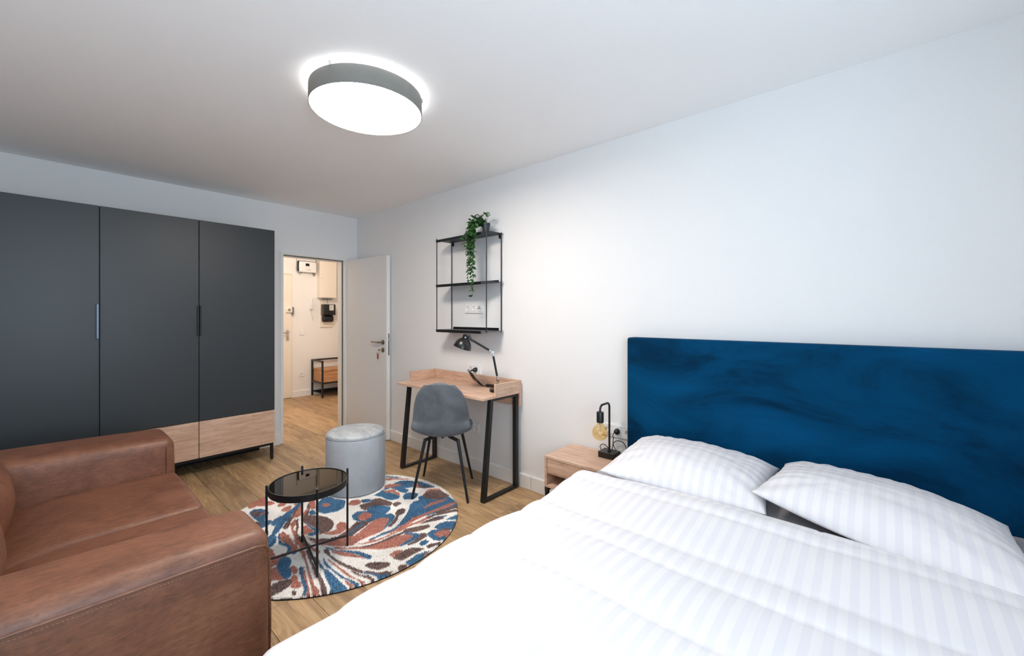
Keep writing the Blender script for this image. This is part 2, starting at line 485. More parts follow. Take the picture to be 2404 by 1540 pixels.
# door frame of the room door
fr = struct(thing('trim_1', (1.99, YB, 0), None, None))
mb = MB().box(1.624, 1.655, YB-0.014, YB, 0, 2.010, 0.003).box(2.321, 2.352, YB-0.014, YB, 0, 2.010, 0.003).box(1.655, 2.321, YB-0.014, YB, 1.985, 2.010, 0.003)
mb.build('casing', M_trim, fr)
mb = MB().box(1.642, 1.655, YB, YB+0.035, 0, 1.985).box(2.321, 2.334, YB, YB+0.035, 0, 1.985).box(1.642, 2.334, YB, YB+0.035, 1.985, 1.997)
mb.box(1.642, 1.668, YB+0.047, YB+0.135, 0, 1.972).box(2.308, 2.334, YB+0.047, YB+0.135, 0, 1.972).box(1.642, 2.334, YB+0.047, YB+0.135, 1.972, 1.997)
mb.build('lining', M_trim, fr, smooth=False)
mb = MB().box(1.642, 1.662, YB+0.035, YB+0.047, 0, 1.978).box(2.314, 2.334, YB+0.035, YB+0.047, 0, 1.978).box(1.642, 2.334, YB+0.035, YB+0.047, 1.978, 1.997)
mb.build('door_seal', M_rubber, fr, smooth=False)
MB().box(1.615, 1.624, YB-0.006, YB, 0, 2.019).box(1.624, 2.352, YB-0.006, YB, 2.010, 2.019).box(2.352, 2.361, YB-0.006, YB, 0, 2.019).build('architrave', M_trim, fr, smooth=False)

# room door, standing open along the right wall
dr = struct(thing('door_1', (2.340, 4.618, 0), None, None, None, math.atan2(0.073, 0.717)))
DM = worldmat(dr)     # local: -y runs along the leaf, +x towards the right wall
LW = 0.732
MB().box(0, 0.040, -LW, 0, 0.008, 1.988, 0.003, mat=DM).build('door_leaf', M_door, dr)
MB().box(0.012, 0.040, -LW-0.004, -LW, 0.008, 1.988, 0, mat=DM).build('door_edge', M_trim, dr)
mb = MB(); mb.box(0.015, 0.033, -LW-0.0065, -LW-0.002, 0.915, 1.150, 0.003, mat=DM); mb.build('lock_plate', M_steel, dr)
MB().box(0.018, 0.032, -LW-0.016, -LW-0.004, 1.066, 1.094, 0.002, mat=DM).build('latch', M_chrome, dr)
def dp(x, y, z): return DM @ Vector((x, y, z))
ax = DM.to_3x3() @ Vector((-1, 0, 0))
YK = -LW+0.062
for nm, side in (('door_handle', -1), ('door_handle', 1)):
    x0 = -0.0005 if side < 0 else 0.0405
    a = DM.to_3x3() @ Vector((side, 0, 0))
    hd = MB().lathe([(0, 0), (0.026, 0), (0.026, 0.007), (0.022, 0.009), (0, 0.009)], dp(x0, YK, 1.054), 28, a).build(nm, M_steel, dr)
    k = 0.048*side
    MB().tube([dp(x0, YK, 1.054), dp(x0+k*0.8, YK, 1.054), dp(x0+k, YK+0.012, 1.055), dp(x0+k, YK+0.055, 1.056), dp(x0+k, YK+0.135, 1.060)], 0.0095, 12).build('lever', M_steel, hd)
rz = MB().lathe([(0, 0), (0.026, 0), (0.026, 0.007), (0.022, 0.009), (0, 0.009)], dp(-0.0005, YK, 0.970), 28, ax).build('key_rosette', M_steel, dr)
MB().lathe([(0, 0), (0.0085, 0), (0.0085, 0.006), (0, 0.006)], dp(-0.0095, YK, 0.974), 16, ax).build('lock_cylinder', M_brass, rz)
# keys hanging from the lock
kc = dp(-0.016, YK, 0.974)
ky = thing('door_key', kc, 'small key with a red tag hanging in the lock of the open white door', 'key')
MB().box(-0.044, -0.010, YK-0.0012, YK+0.0012, 0.970, 0.978, mat=DM).lathe([(0, -0.0012), (0.011, -0.0012), (0.011, 0.0012), (0, 0.0012)], dp(-0.052, YK, 0.974), 16, DM.to_3x3() @ Vector((0, 1, 0))).build('key_blade', M_steel, ky)
MB().tube([dp(-0.058, YK+0.014*math.cos(t), 0.955+0.020*math.sin(t)) for t in [2*math.pi*i/20 for i in range(20)]], 0.0012, 6, True).build('key_ring', M_chrome, ky)
MB().box(-0.062, -0.055, YK+0.000, YK+0.022, 0.880, 0.936, 0.004, 2, mat=DM).build('key_tag', M_red, ky)
MB().box(-0.064, -0.061, YK+0.010, YK+0.020, 0.918, 0.950, 0.001, mat=DM).build('spare_key', M_brass, ky)

# ================================================================== ceiling lamp
LC = (1.109, 1.969)
cl = thing('ceiling_lamp', (*LC, ZC), 'round flush ceiling lamp with grey fabric drum and glowing white disc', 'lamp')
MB().lathe([(0.274, 2.400), (0.277, 2.400), (0.277, 2.487), (0.274, 2.487), (0.272, 2.487), (0.272, 2.404), (0.274, 2.400)], (*LC, 0), 96).build('drum_shade', M_fab, cl)
MB().lathe([(0, 2.402), (0.2735, 2.402), (0.2735, 2.4045), (0, 2.4045)], (*LC, 0), 96).build('diffuser', M_diff, cl)
MB().lathe([(0.0, 2.470), (0.262, 2.470), (0.262, 2.484), (0.0, 2.484)], (*LC, 0), 96).build('glow_strip', M_glow, cl)
MB().lathe([(0, 2.486), (0.12, 2.486), (0.12, ZC), (0, ZC)], (*LC, 0), 48).build('ceiling_plate', M_plas, cl)
for a in (205, 325, 85):
    x, y = LC[0]+0.274*math.cos(R(a)), LC[1]+0.274*math.sin(R(a))
    MB().box(x-0.006, x+0.006, y-0.006, y+0.006, 2.482, ZC).build('bracket', M_plasd, cl, smooth=False)

# ================================================================== wardrobe
wd = thing('wardrobe', (0.55, 4.41, 0), 'tall anthracite wardrobe with oak drawer fronts on black metal legs', 'wardrobe')
Y0 = 4.191
seams = [-0.317, 0.266, 0.849, 1.422]
MB().box(-0.317, 1.421, Y0+0.020, 4.620, 0.160, 2.134, 0.001).build('carcass', M_wardk, wd, smooth=False)
for i, (a, b) in enumerate(zip(seams, seams[1:])):
    g0 = 0.0025 if i else 0.0; g1 = 0.0025 if i < 2 else 0.0
    d = MB().box(a+g0, b-g1, Y0, Y0+0.018, 0.465, 2.135, 0.0012).build('door', M_ward, wd)
    w = MB().box(a+g0, b-g1, Y0, Y0+0.018, 0.158, 0.461, 0.0012).build('drawer', M_oakX, wd)
    if i == 0:
        MB().box(b-0.017, b-0.004, Y0-0.020, Y0-0.0005, 1.175, 1.425, 0.0015).build('handle', M_handle_lit, d, label='slim vertical bar handle')
    if i == 1: MB().box(b-0.014, b-0.003, Y0-0.018, Y0-0.0005, 1.175, 1.425, 0.0015).build('handle', M_black, d)
    if i == 2: MB().box(a+0.003, a+0.014, Y0-0.018, Y0-0.0005, 1.175, 1.425, 0.0015).build('handle', M_black, d)
mb = MB()
for y in (Y0+0.02, 4.585): mb.box(-0.31, 1.418, y, y+0.022, 0.133, 0.158)
for x in (-0.31, 0.545, 1.396): mb.box(x, x+0.022, Y0+0.042, 4.585, 0.133, 0.158)
mb.box(-0.29, 1.396, 4.590, 4.602, 0.004, 0.030)  # added black strip standing in for the shade at the wall under the wardrobe
mb.build('base_frame_with_shade_strip', M_black, wd, smooth=False)
for x in (-0.31, 0.545, 1.396):
    for y in (Y0+0.02, 4.585): MB().box(x, x+0.022, y, y+0.022, 0, 0.133).build('leg', M_black, wd, smooth=False)

# ================================================================== sofa
sf = thing('sofa', (0.0, 2.48, 0), 'brown leather two-seat sofa with broad square arms', 'sofa')
def tilt(q):   # arms rise slightly towards the back
    if q.z > 0.3: q = Vector((q.x, q.y, q.z+(0.5-q.x)*0.022))
    return q
near = cube_round(MB(), -0.46, 0.505, 1.515, 1.800, 0.045, 0.622, 0.045, (0, 0.01, 0.006, 0.006, 0, 0.012), 12, 5, tilt).build('armrest', M_leather, sf)
far = cube_round(MB(), -0.46, 0.512, 3.085, 3.455, 0.045, 0.622, 0.050, (0, 0.012, 0.008, 0.008, 0, 0.012), 12, 5, tilt).build('armrest', M_leather, sf)
cube_round(MB(), -0.50, -0.27, 1.52, 3.45, 0.045, 0.70, 0.06, (0,)*6, 8, 4).build('backrest', M_leather, sf)
def sag(q):
    if q.z > 0.3: q = Vector((q.x, q.y, q.z-max(0, 0.05-q.x)*0.16))
    return q
cube_round(MB(), -0.26, 0.515, 2.418, 3.086, 0.16, 0.430, 0.032, (0, 0.02, 0, 0, 0, 0.018), 14, 5, sag).build('seat_cushion', M_leather, sf)
sc = cube_round(MB(), -0.26, 0.515, 1.798, 2.424, 0.16, 0.424, 0.024, (0, 0.02, 0, 0, 0, 0.014), 14, 5, sag).build('seat_cushion', M_leather, sf)
for a, b in ((1.803, 2.44), (2.445, 3.082)):
    cube_round(MB(), -0.30, -0.125, a, b, 0.40, 0.690, 0.06, (0, 0.045, 0, 0, 0, 0.02), 12, 5).build('back_cushion', M_leather, sf)
cube_round(MB(), -0.42, 0.490, 1.803, 3.083, 0.06, 0.165, 0.02, (0,)*6, 4, 3).build('seat_base', M_leather, sf)
for x in (-0.40, 0.40):
    for y in (1.60, 3.36): MB().box(x, x+0.06, y, y+0.06, 0, 0.048).build('foot', M_black, sf, smooth=False)
def ztop(x): return (0.5-x)*0.022
sm = [Vector((x, 1.5125, 0.582+ztop(x))) for x in np.linspace(-0.44, 0.46, 30)]
sm += [Vector((0.485, 1.519, 0.574)), Vector((0.500, 1.535, 0.555)), Vector((0.508, 1.545, 0.50)), Vector((0.511, 1.548, 0.3)), Vector((0.508, 1.548, 0.08))]
MB().tube(sm, 0.0040, 8).build('piping', M_leather, near)
mb = MB()
for i in range(105):
    x = -0.43+i*0.0085
    mb.tube([(x, 1.5095, 0.571+ztop(x)), (x+0.0048, 1.5095, 0.571+ztop(x))], 0.0009, 4)
mb.build('stitching', M_thread, near, kind='stuff')
MB().tube([(0.472, 3.0825, 0.575), (0.472, 3.082, 0.50), (0.472, 3.0825, 0.40), (0.472, 3.083, 0.3)], 0.0028, 8).build('piping', M_leather, far)
mb = MB()
for i in range(80):
    x = -0.08+i*0.0068
    w = max(0, 1-((x-0.1275)/0.3875)**2)
    z = 0.428+0.022*w*0.18-max(0, 0.05-x)*0.16
    mb.tube([(x, 2.447, z+0.0015), (x+0.004, 2.447, z+0.0015)], 0.0009, 4)
mb.build('stitching', M_thread, sc, kind='stuff')

# ================================================================== rug
RC = (1.283, 2.600); RR = 0.752
RUGPOLY = """
P -355 646 -299 698 -218 726 -238 659 -279 628 -324 603 -354 608
B -373 543 -335 564 -305 544 -281 480 -295 425 -325 391 -360 301 -374 298 -375 382 -377 477
N -373 522 -340 534 -317 507 -339 448 -366 424 -374 488
P -336 458 -302 476 -306 445 -339 434
B -379 224 -377 173 -391 131 -406 138
P -210 510 -181 539 -152 498 -178 474 -210 480
P -221 412 -190 442 -145 435 -165 392 -188 366 -214 386
P -129 441 -115 455 -104 427 -120 418
B -92 445 -80 431 -115 364 -150 352 -196 298 -244 245 -272 213 -325 138 -361 109 -373 134 -335 198 -309 229 -288 269 -235 328 -209 355 -173 371 -128 409
N -115 364 -110 344 -144 324 -182 282 -224 223 -250 175 -284 127 -300 134 -299 169 -273 200 -236 236 -193 295 -157 346
P -83 418 -152 248 -185 230 -200 222 -214 251 -178 291 -143 337
P -213 210 -202 184 -220 128 -262 42 -284 -35 -292 -103 -305 -171 -323 -190 -322 -142 -309 -62 -293 9 -280 63 -273 103 -254 166 -228 201
P -311 52 -307 2 -316 -117 -328 -204 -339 -212 -329 -133 -325 -65
N -205 200 -187 219 -236 84 -262 42 -275 -12 -271 -50 -284 -111 -295 -120 -293 -58 -278 14 -241 115
P -343 88 -326 104 -315 103 -316 58 -309 27 -318 -7 -322 -68 -326 -126 -338 -164 -375 -170 -383 -162 -360 -129 -349 -90 -358 -37 -363 0 -357 48
B -363 66 -340 108 -342 87 -360 40 -368 -15 -356 -51 -349 -90 -358 -130 -383 -162 -390 -144 -371 -116 -364 -93 -376 -48 -384 -19 -372 21
B -373 -173 -351 -179 -353 -195 -375 -189
W -245 194 -224 223 -196 244 -186 226 -202 217 -226 198 -248 172
W -270 148 -257 145 -283 66 -306 -10 -322 -95 -331 -90 -316 -10 -316 13 -291 75
W -311 116 -298 119 -300 86 -316 64 -318 89
W -248 123 -231 141 -236 108 -251 89 -258 61 -272 77 -261 100
W -331 133 -308 166 -298 131 -318 117
W -323 -109 -312 -106 -325 -178 -333 -179
P -40 417 -2 397 -50 275 -81 266 -66 322
N -72 360 -50 381 -70 312 -105 250 -134 200 -109 198 -120 183 -164 167 -179 171 -148 216 -130 251 -93 279 -93 309
P -148 243 -107 296 -87 302 -100 273 -138 232 -169 186 -186 153 -210 79 -227 2 -223 -37 -240 -30 -250 -7 -206 112
B -107 239 -86 264 -73 242 -84 184 -108 190 -116 207
B -18 329 44 385 94 378 103 302 140 227 84 136 32 115 -15 133 -47 149 -63 203 -63 245
P -1 294 21 300 38 265 36 236 11 227 -7 248
W -77 232 -64 201 -56 159 -51 132 -67 144 -82 181
N -173 177 -135 187 -104 179 -76 133 -57 78 -56 16 -67 -35 -98 -74 -131 -101 -164 -93 -184 -93 -164 -47 -167 -7 -172 48 -178 92 -188 117
P -215 72 -191 81 -193 35 -190 -23 -210 -34 -227 -27 -232 8
B -187 96 -179 80 -175 21 -167 -7 -156 -25 -169 -64 -190 -80 -225 -69 -232 -39 -203 -37 -186 -33 -187 3 -189 55
P -60 -56 -32 -43 -14 -70 -13 -110 -48 -155 -92 -175 -133 -157 -157 -113 -167 -90 -125 -114 -84 -114 -74 -77
N -243 -76 -212 -140 -172 -180 -121 -200 -51 -176 3 -152 -33 -220 -77 -228 -131 -221 -180 -198 -222 -161 -247 -122
P -246 -34 -242 -73 -241 -117 -209 -176 -167 -213 -112 -232 -48 -249 -105 -358 -143 -326 -168 -297 -202 -247 -237 -197 -243 -158 -242 -83 -251 -39
N -272 -15 -268 -53 -271 -106 -270 -149 -292 -186 -301 -155 -297 -97
W -253 -15 -246 -45 -250 -119 -250 -192 -263 -188 -264 -135 -264 -80
P -270 -149 -269 -202 -259 -273 -273 -296 -281 -238 -287 -182
N -308 -294 -297 -317 -301 -368 -319 -384 -320 -346
P -328 -185 -316 -209 -338 -271 -359 -356 -380 -433 -392 -485 -406 -539 -410 -608 -427 -632 -445 -611 -425 -555 -403 -480 -382 -406 -358 -321 -349 -257
N -308 -198 -296 -212 -316 -286 -329 -335 -343 -425 -361 -528 -378 -608 -398 -658 -416 -644 -382 -551 -365 -443 -347 -369 -331 -297 -319 -244
P -391 -362 -392 -395 -410 -457 -423 -504 -439 -567 -453 -601 -462 -592 -442 -535 -425 -478 -410 -416
B -403 -349 -389 -339 -380 -358 -396 -373 -415 -434 -429 -497 -438 -540 -464 -589 -476 -575 -450 -533 -442 -482 -421 -428 -416 -392
P -439 -307 -412 -295 -407 -343 -423 -376 -439 -383 -439 -341
P -463 -404 -439 -383 -434 -404 -447 -446 -442 -482 -457 -511 -485 -497 -489 -459 -473 -447
B -443 -188 -412 -176 -395 -214 -412 -268 -433 -297 -441 -347 -446 -367 -467 -391 -487 -384 -488 -343 -484 -298 -481 -260 -461 -221
P -461 -33 -439 -68 -440 -125 -450 -142 -490 -143
P -497 -144 -468 -186 -479 -209 -507 -177
P -523 -228 -500 -262 -508 -320 -528 -353 -559 -356
N -498 -507 -490 -509 -487 -534 -497 -551 -507 -540
B -572 -415 -569 -468 -584 -452
N -105 -201 -34 -165 42 -117 73 -152 109 -183 29 -217 -17 -234 -64 -257 -123 -237
B 57 -23 112 7 160 -37 174 -4 233 3 269 -37 297 -96 282 -127 247 -148 207 -172 247 -183 245 -238 202 -279 146 -310 93 -340 143 -296 190 -253 187 -206 161 -188 109 -183 68 -146 48 -113 44 -64
P 74 -65 120 -38 150 -55 158 -105 127 -137 83 -147 59 -114
N 166 80 200 79 245 67 268 94 316 86 331 22 343 -58 309 -84 269 -37 233 3 181 0 155 -18 154 32
N 333 -73 366 -65 381 -89 377 -117 349 -117 325 -127 322 -98
N 266 -205 305 -178 341 -183 344 -211 312 -246 284 -249 259 -255 236 -284 192 -320 150 -335 139 -322 198 -285 245 -250 258 -231
P 130 172 170 193 202 176 210 134 182 100 146 109 123 142
B 218 150 246 139 270 105 249 75 204 101
P -79 -278 -6 -247 69 -212 118 -182 161 -188 187 -206 198 -241 172 -276 124 -315 93 -340 33 -340 -36 -335 -92 -343 -162 -316 -134 -260
B -66 -226 -33 -196 11 -176 58 -157 71 -161 16 -192 -29 -210 -63 -248
P -84 -404 -38 -432 40 -450 107 -462 165 -491 182 -529 165 -548 123 -553 63 -564 20 -541 -31 -508 -69 -456 -141 -373 -136 -363
B 156 -471 174 -467 206 -519 218 -552 201 -570 158 -575 106 -578 65 -572 64 -562 123 -553 171 -545 184 -527 165 -491
N 226 -541 248 -567 239 -595 197 -602 154 -607 109 -600 97 -586 154 -580 197 -575
B 574 408 609 350 650 276 612 314 574 376
P 548 367 578 341 616 281 672 208 636 232 580 305 547 308 534 340
B 534 225 600 232 638 196 666 139 606 55 569 74 540 91 542 36 500 10 481 54 484 117 470 171 513 161 559 156 554 186
P 468 244 511 235 565 165 541 144 496 165 445 192 441 212
B 426 199 459 184 465 170 428 179
B 320 152 375 168 391 135 424 97 430 33 443 4 409 -27 365 -17 344 21 345 88
B 367 163 407 183 434 144 391 135
P 404 164 437 148 476 134 479 109 456 89 467 47 454 20 435 13 429 55 437 96 399 118
B 446 -28 475 -5 511 -2 541 -37 550 -69 521 -99 480 -122 428 -75
N 672 148 695 98 699 60 675 71 671 -19 701 -69 638 -21 611 33 657 76
B 670 93 695 56 705 5 704 -73 654 0 644 43
P 613 94 657 76 622 21 597 49
P 590 -93 645 -67 707 -115 702 -162 648 -144 592 -124
N 550 -119 595 -99 649 -102 693 -152 682 -269 642 -279 592 -277 569 -237 541 -191 536 -145
B 451 -156 493 -164 515 -120 545 -113 541 -191 569 -244 592 -277 667 -280 655 -349 639 -397 627 -435 585 -437 498 -423 442 -406 370 -381 300 -357 223 -377 169 -367 240 -322 302 -280 367 -224 403 -178
P 426 -287 477 -276 524 -258 579 -282 638 -303 624 -313 565 -312 497 -299 444 -300
P 223 -377 308 -345 367 -355 432 -359 522 -365 616 -371 644 -389 634 -404 560 -408 474 -395 391 -383 303 -383 231 -396 150 -396 117 -388 165 -373
N 451 -394 531 -413 596 -424 630 -438 607 -475 574 -449 511 -437 449 -426
N 384 -398 471 -428 546 -454 591 -481 595 -510 542 -486 473 -454 423 -430 366 -433 361 -416
P 246 -404 322 -416 394 -409 394 -420 321 -436 254 -423 206 -420 110 -399 45 -382 -19 -392 -24 -377 52 -371 143 -377
B -16 -368 21 -373 71 -364 124 -376 169 -367 177 -386 113 -393 45 -382 -8 -386
P -99 -344 -61 -380 -14 -397 64 -413 139 -413 199 -412 202 -426 132 -424 57 -423 -12 -417 -59 -390
N -96 -400 -51 -425 -4 -435 47 -440 103 -439 158 -444 199 -431 234 -451 284 -468 320 -494 314 -522 267 -519 217 -502 165 -462 104 -468 48 -468 0 -457 -60 -441
N 355 -442 404 -454 449 -489 437 -504 386 -489 349 -468 290 -443 321 -447
B 380 -438 437 -458 480 -497 447 -486 404 -454
B 437 -526 480 -530 524 -535 548 -563 521 -599 487 -577 456 -547
B 326 -547 377 -533 419 -548 459 -583 459 -615 434 -670 407 -679 375 -633 346 -610 327 -579
P 461 -580 492 -604 484 -634 440 -667 454 -620
B 249 -577 290 -566 323 -584 346 -610 360 -646 333 -683 296 -697 250 -691 233 -661 238 -612
P 271 -612 309 -607 353 -628 367 -653 327 -685 293 -675 267 -655
N 335 -597 381 -625 371 -648 337 -620
B 352 -686 385 -674 394 -694 364 -718 340 -720
B 246 -722 276 -711 301 -731 274 -753 237 -763 238 -747
B 177 -738 202 -732 230 -751 219 -769 176 -769
B -228 -227 -214 -269 -198 -327 -165 -373 -118 -439 -107 -478 -91 -536 -110 -551 -129 -522 -136 -461 -165 -397 -195 -346 -215 -299
P -216 -314 -190 -355 -152 -431 -129 -506 -123 -529 -149 -484 -191 -424 -208 -379 -220 -341
P -200 -285 -176 -307 -147 -361 -130 -389 -171 -346 -191 -311
N -241 -270 -221 -285 -237 -352 -238 -411 -226 -483 -213 -548 -197 -608 -195 -636 -206 -634 -220 -595 -233 -532 -246 -469 -248 -401 -249 -339 -249 -308
N -195 -630 -174 -641 -159 -678 -143 -702 -118 -711 -95 -744 -93 -760 -110 -757 -149 -722 -170 -686
B -197 -634 -170 -686 -149 -722 -128 -733 -97 -756 -114 -763 -143 -761 -173 -746 -170 -711 -182 -671 -198 -647
P -266 -365 -264 -404 -259 -454 -258 -511 -253 -570 -253 -636 -239 -684 -230 -719 -245 -726 -249 -703 -250 -658 -261 -620 -267 -554 -266 -494 -269 -427
N -232 -564 -222 -599 -214 -648 -194 -677 -188 -717 -183 -744 -210 -745 -204 -710 -217 -664 -229 -624 -233 -587
B -273 -327 -278 -359 -287 -422 -291 -486 -286 -546 -281 -604 -267 -652 -257 -703 -275 -710 -279 -675 -282 -628 -292 -591 -295 -542 -295 -495 -301 -447 -291 -388
P -294 -602 -288 -634 -286 -667 -276 -702 -300 -695 -296 -649
B -306 -356 -311 -408 -318 -448 -310 -478 -310 -526 -309 -571 -312 -612 -311 -663 -307 -697 -343 -685 -382 -658 -362 -621 -353 -572 -339 -505 -324 -462 -323 -408
N -164 -583 -138 -577 -112 -597 -78 -635 -63 -674 -82 -684 -111 -679 -136 -670 -154 -637
P -23 -597 11 -589 34 -596 48 -621 12 -630 -20 -627
N -27 -631 12 -630 49 -625 84 -625 109 -646 145 -692 108 -693 64 -690 16 -695 -8 -690 -22 -660
N -56 -728 -36 -722 -13 -746 -5 -769 -33 -775 -64 -773 -62 -742
B -4 -723 32 -721 75 -709 119 -722 168 -745 169 -763 94 -755 92 -782 40 -781 -7 -781 -7 -756
P 102 -740 122 -733 162 -747 162 -771 123 -779 94 -770
N 162 -682 189 -679 218 -691 251 -708 246 -724 204 -713 161 -710
B 152 -629 179 -617 204 -624 203 -653 171 -663 148 -658
"""
def build_rug():
    pals = {'W': s2l((250, 247, 242)), 'B': s2l((78, 130, 168)), 'P': s2l((204, 140, 122)), 'N': s2l((130, 104, 98))}
    polys = []
    for ln in RUGPOLY.strip().split('\n'):
        a = ln.split(); q = np.array(list(map(int, a[1:])), float).reshape(-1, 2)/1000.0
        polys.append((a[0], q))
    rng = np.random.default_rng(3)
    for k in range(34):     # the part under sofa, pouf and beyond
        ang = rng.uniform(0, 2*math.pi); r = rng.uniform(0.35, 0.70); c = np.array([r*math.cos(ang), r*math.sin(ang)])
        if c[1] > -0.05+0.9*c[0]+0.46 or (c[0] < -0.42 and c[1] < 0.3):
            t = np.linspace(0, 2*math.pi, 12, endpoint=False); ra, rb = rng.uniform(0.04, 0.09), rng.uniform(0.025, 0.05); f = rng.uniform(0, 3)
            e = np.stack([ra*np.cos(t), rb*np.sin(t)], 1)@np.array([[math.cos(f), math.sin(f)], [-math.sin(f), math.cos(f)]])
            polys.insert(0, ('BPN'[k % 3], c+e))
    def classify(X, Y):
        out = np.zeros(X.shape, int)
        for c, q in polys:
            m = (X > q[:, 0].min()) & (X < q[:, 0].max()) & (Y > q[:, 1].min()) & (Y < q[:, 1].max())
            if not m.any(): continue
            x, y = X[m], Y[m]; ins = np.zeros(x.shape, bool)
            x1, y1 = q[:, 0], q[:, 1]; x2, y2 = np.roll(x1, -1), np.roll(y1, -1)
            for a, b, c2, d in zip(x1, y1, x2, y2):
                if b == d: continue
                ins ^= ((b > y) != (d > y)) & (x < (c2-a)*(y-b)/(d-b)+a)
            idx = np.where(m.ravel())[0][ins.ravel()]
            out.ravel()[idx] = 'WBPN'.index(c)
        return out
    pal = np.array([pals[c] for c in 'WBPN'])
    def smooth_noise(X, Y, sc, seed):
        r2 = np.random.default_rng(seed); G = r2.standard_normal((64, 64))
        u, v = (X+2)*sc, (Y+2)*sc; i, j = np.floor(u).astype(int), np.floor(v).astype(int); fu, fv = u-i, v-j
        fu, fv = fu*fu*(3-2*fu), fv*fv*(3-2*fv); g = lambda a, b: G[a % 64, b % 64]
        return (g(i, j)*(1-fu)+g(i+1, j)*fu)*(1-fv)+(g(i, j+1)*(1-fu)+g(i+1, j+1)*fu)*fv
    # base with the pattern
    st = 0.005; n = int(RR/st)+1; ii = np.arange(-n, n+1)*st
    GX, GY = np.meshgrid(ii, ii, indexing='ij'); rad = np.hypot(GX, GY); ok = rad < RR
    jx = GX+rng.normal(0, 0.0016, GX.shape); jy = GY+rng.normal(0, 0.0016, GX.shape)
    cl = classify(jx, jy)
    H = 0.0125+np.where(cl > 0, 0.0045, 0)+rng.normal(0, 0.0009, GX.shape)
    idx = -np.ones(GX.shape, int); idx[ok] = np.arange(ok.sum())
    edge = ok & (rad > RR-0.0055)
    kx = np.where(edge, RR/np.maximum(rad, 1e-6), 1.0); H = np.where(edge, 0.0065, H)
    V = np.stack([(GX*kx)[ok], (GY*kx)[ok], H[ok]], 1)
    Fq = np.stack([idx[:-1, :-1], idx[1:, :-1], idx[1:, 1:], idx[:-1, 1:]], -1).reshape(-1, 4); Fq = Fq[(Fq >= 0).all(1)]
    me = bpy.data.meshes.new('rug'); me.from_pydata(V.tolist(), [], Fq.tolist())
    ca = me.color_attributes.new('Col', 'FLOAT_COLOR', 'POINT')
    tone = 1+0.10*smooth_noise(GX, GY, 9, 5)[ok][:, None]
    c4 = pal[cl[ok]].copy(); c4[:, :3] *= np.clip(tone, 0.7, 1.3)
    ca.data.foreach_set('color', c4.astype(np.float32).ravel()); me.materials.append(M_rug); me.shade_smooth()
    ru = bpy.data.objects.new('rug', me); COL.objects.link(ru); ru.location = (*RC, 0)
    tag(ru, 'round shaggy rug swirled in white, blue, rose and brown under the glass table', 'rug')
    # pile: one blade per tuft
    N = 150000
    r = RR*np.sqrt(rng.uniform(0, 1, N)); t = rng.uniform(0, 2*math.pi, N); x, y = r*np.cos(t), r*np.sin(t)
    # nothing needs drawing beneath the pouf
    keep = np.hypot(x+RC[0]-1.594, y+RC[1]-2.999) > 0.19
    x, y = x[keep], y[keep]; N = len(x)
    c = classify(x+rng.normal(0, 0.0012, N), y+rng.normal(0, 0.0012, N))
    h = np.where(c > 0, rng.uniform(0.004, 0.0075, N), rng.uniform(0.001, 0.003, N)); z0 = 0.011+np.where(c > 0, 0.0045, 0)
    la = smooth_noise(x, y, 12, 11)*1.6+rng.uniform(-0.9, 0.9, N); ln = h*rng.uniform(0.2, 0.7, N)
    wa = rng.uniform(0, math.pi, N); w = rng.uniform(0.0012, 0.0022, N)
    b = np.stack([x, y, z0], 1); dw = np.stack([np.cos(wa)*w, np.sin(wa)*w, 0*w], 1)
    tip = b+np.stack([np.cos(la)*ln, np.sin(la)*ln, h+0.0015], 1)
    V = np.stack([b-dw, b+dw, tip], 1).reshape(-1, 3)
    me = bpy.data.meshes.new('pile'); me.from_pydata(V.tolist(), [], np.arange(3*N).reshape(-1, 3).tolist())
    ca = me.color_attributes.new('Col', 'FLOAT_COLOR', 'POINT')
    k = pal[c].copy(); k[:, :3] *= (1+rng.normal(0, 0.13, (N, 1))+0.10*smooth_noise(x, y, 9, 5)[:, None]).clip(0.55, 1.4)
    k3 = np.repeat(k, 3, 0).reshape(N, 3, 4); k3[:, :2, :3] *= 0.94
    ca.data.foreach_set('color', k3.astype(np.float32).ravel()); me.materials.append(M_rug)
    p = bpy.data.objects.new('pile', me); COL.objects.link(p); p.parent = ru; p['kind'] = 'stuff'
    MB().lathe([(RR-0.006, 0.0005), (RR+0.0008, 0.0005), (RR+0.0008, 0.006), (RR-0.002, 0.0062)], (*RC, 0), 128).build('rug_binding', M_bind, ru)
build_rug()

# ================================================================== pouf
PC = (1.594, 2.999)
pf = thing('pouf', (*PC, 0.019), 'round grey velvet pouf standing on the edge of the rug', 'pouf')
MB().lathe([(0, 0.019), (0.200, 0.019), (0.211, 0.026), (0.215, 0.040), (0.216, 0.25), (0.215, 0.415), (0.212, 0.428), (0.206, 0.434)], (*PC, 0), 72).build('body', M_poufv, pf)
MB().lathe([(0.2065, 0.4335), (0.2105, 0.437), (0.2090, 0.446), (0.200, 0.455), (0.170, 0.461), (0.10, 0.465), (0, 0.466)], (*PC, 0), 72).build('top_cushion', M_pouft, pf, angle=60)
MB().tube([(PC[0]+0.213*math.cos(t), PC[1]+0.213*math.sin(t), 0.4335) for t in [2*math.pi*i/80 for i in range(80)]], 0.0030, 6, True).build('piping', M_poufv, pf)
a0 = R(-72)
MB().tube([(PC[0]+0.2162*math.cos(a0), PC[1]+0.2162*math.sin(a0), z) for z in (0.03, 0.2, 0.43)], 0.0012, 6).build('side_seam', M_poufv, pf)

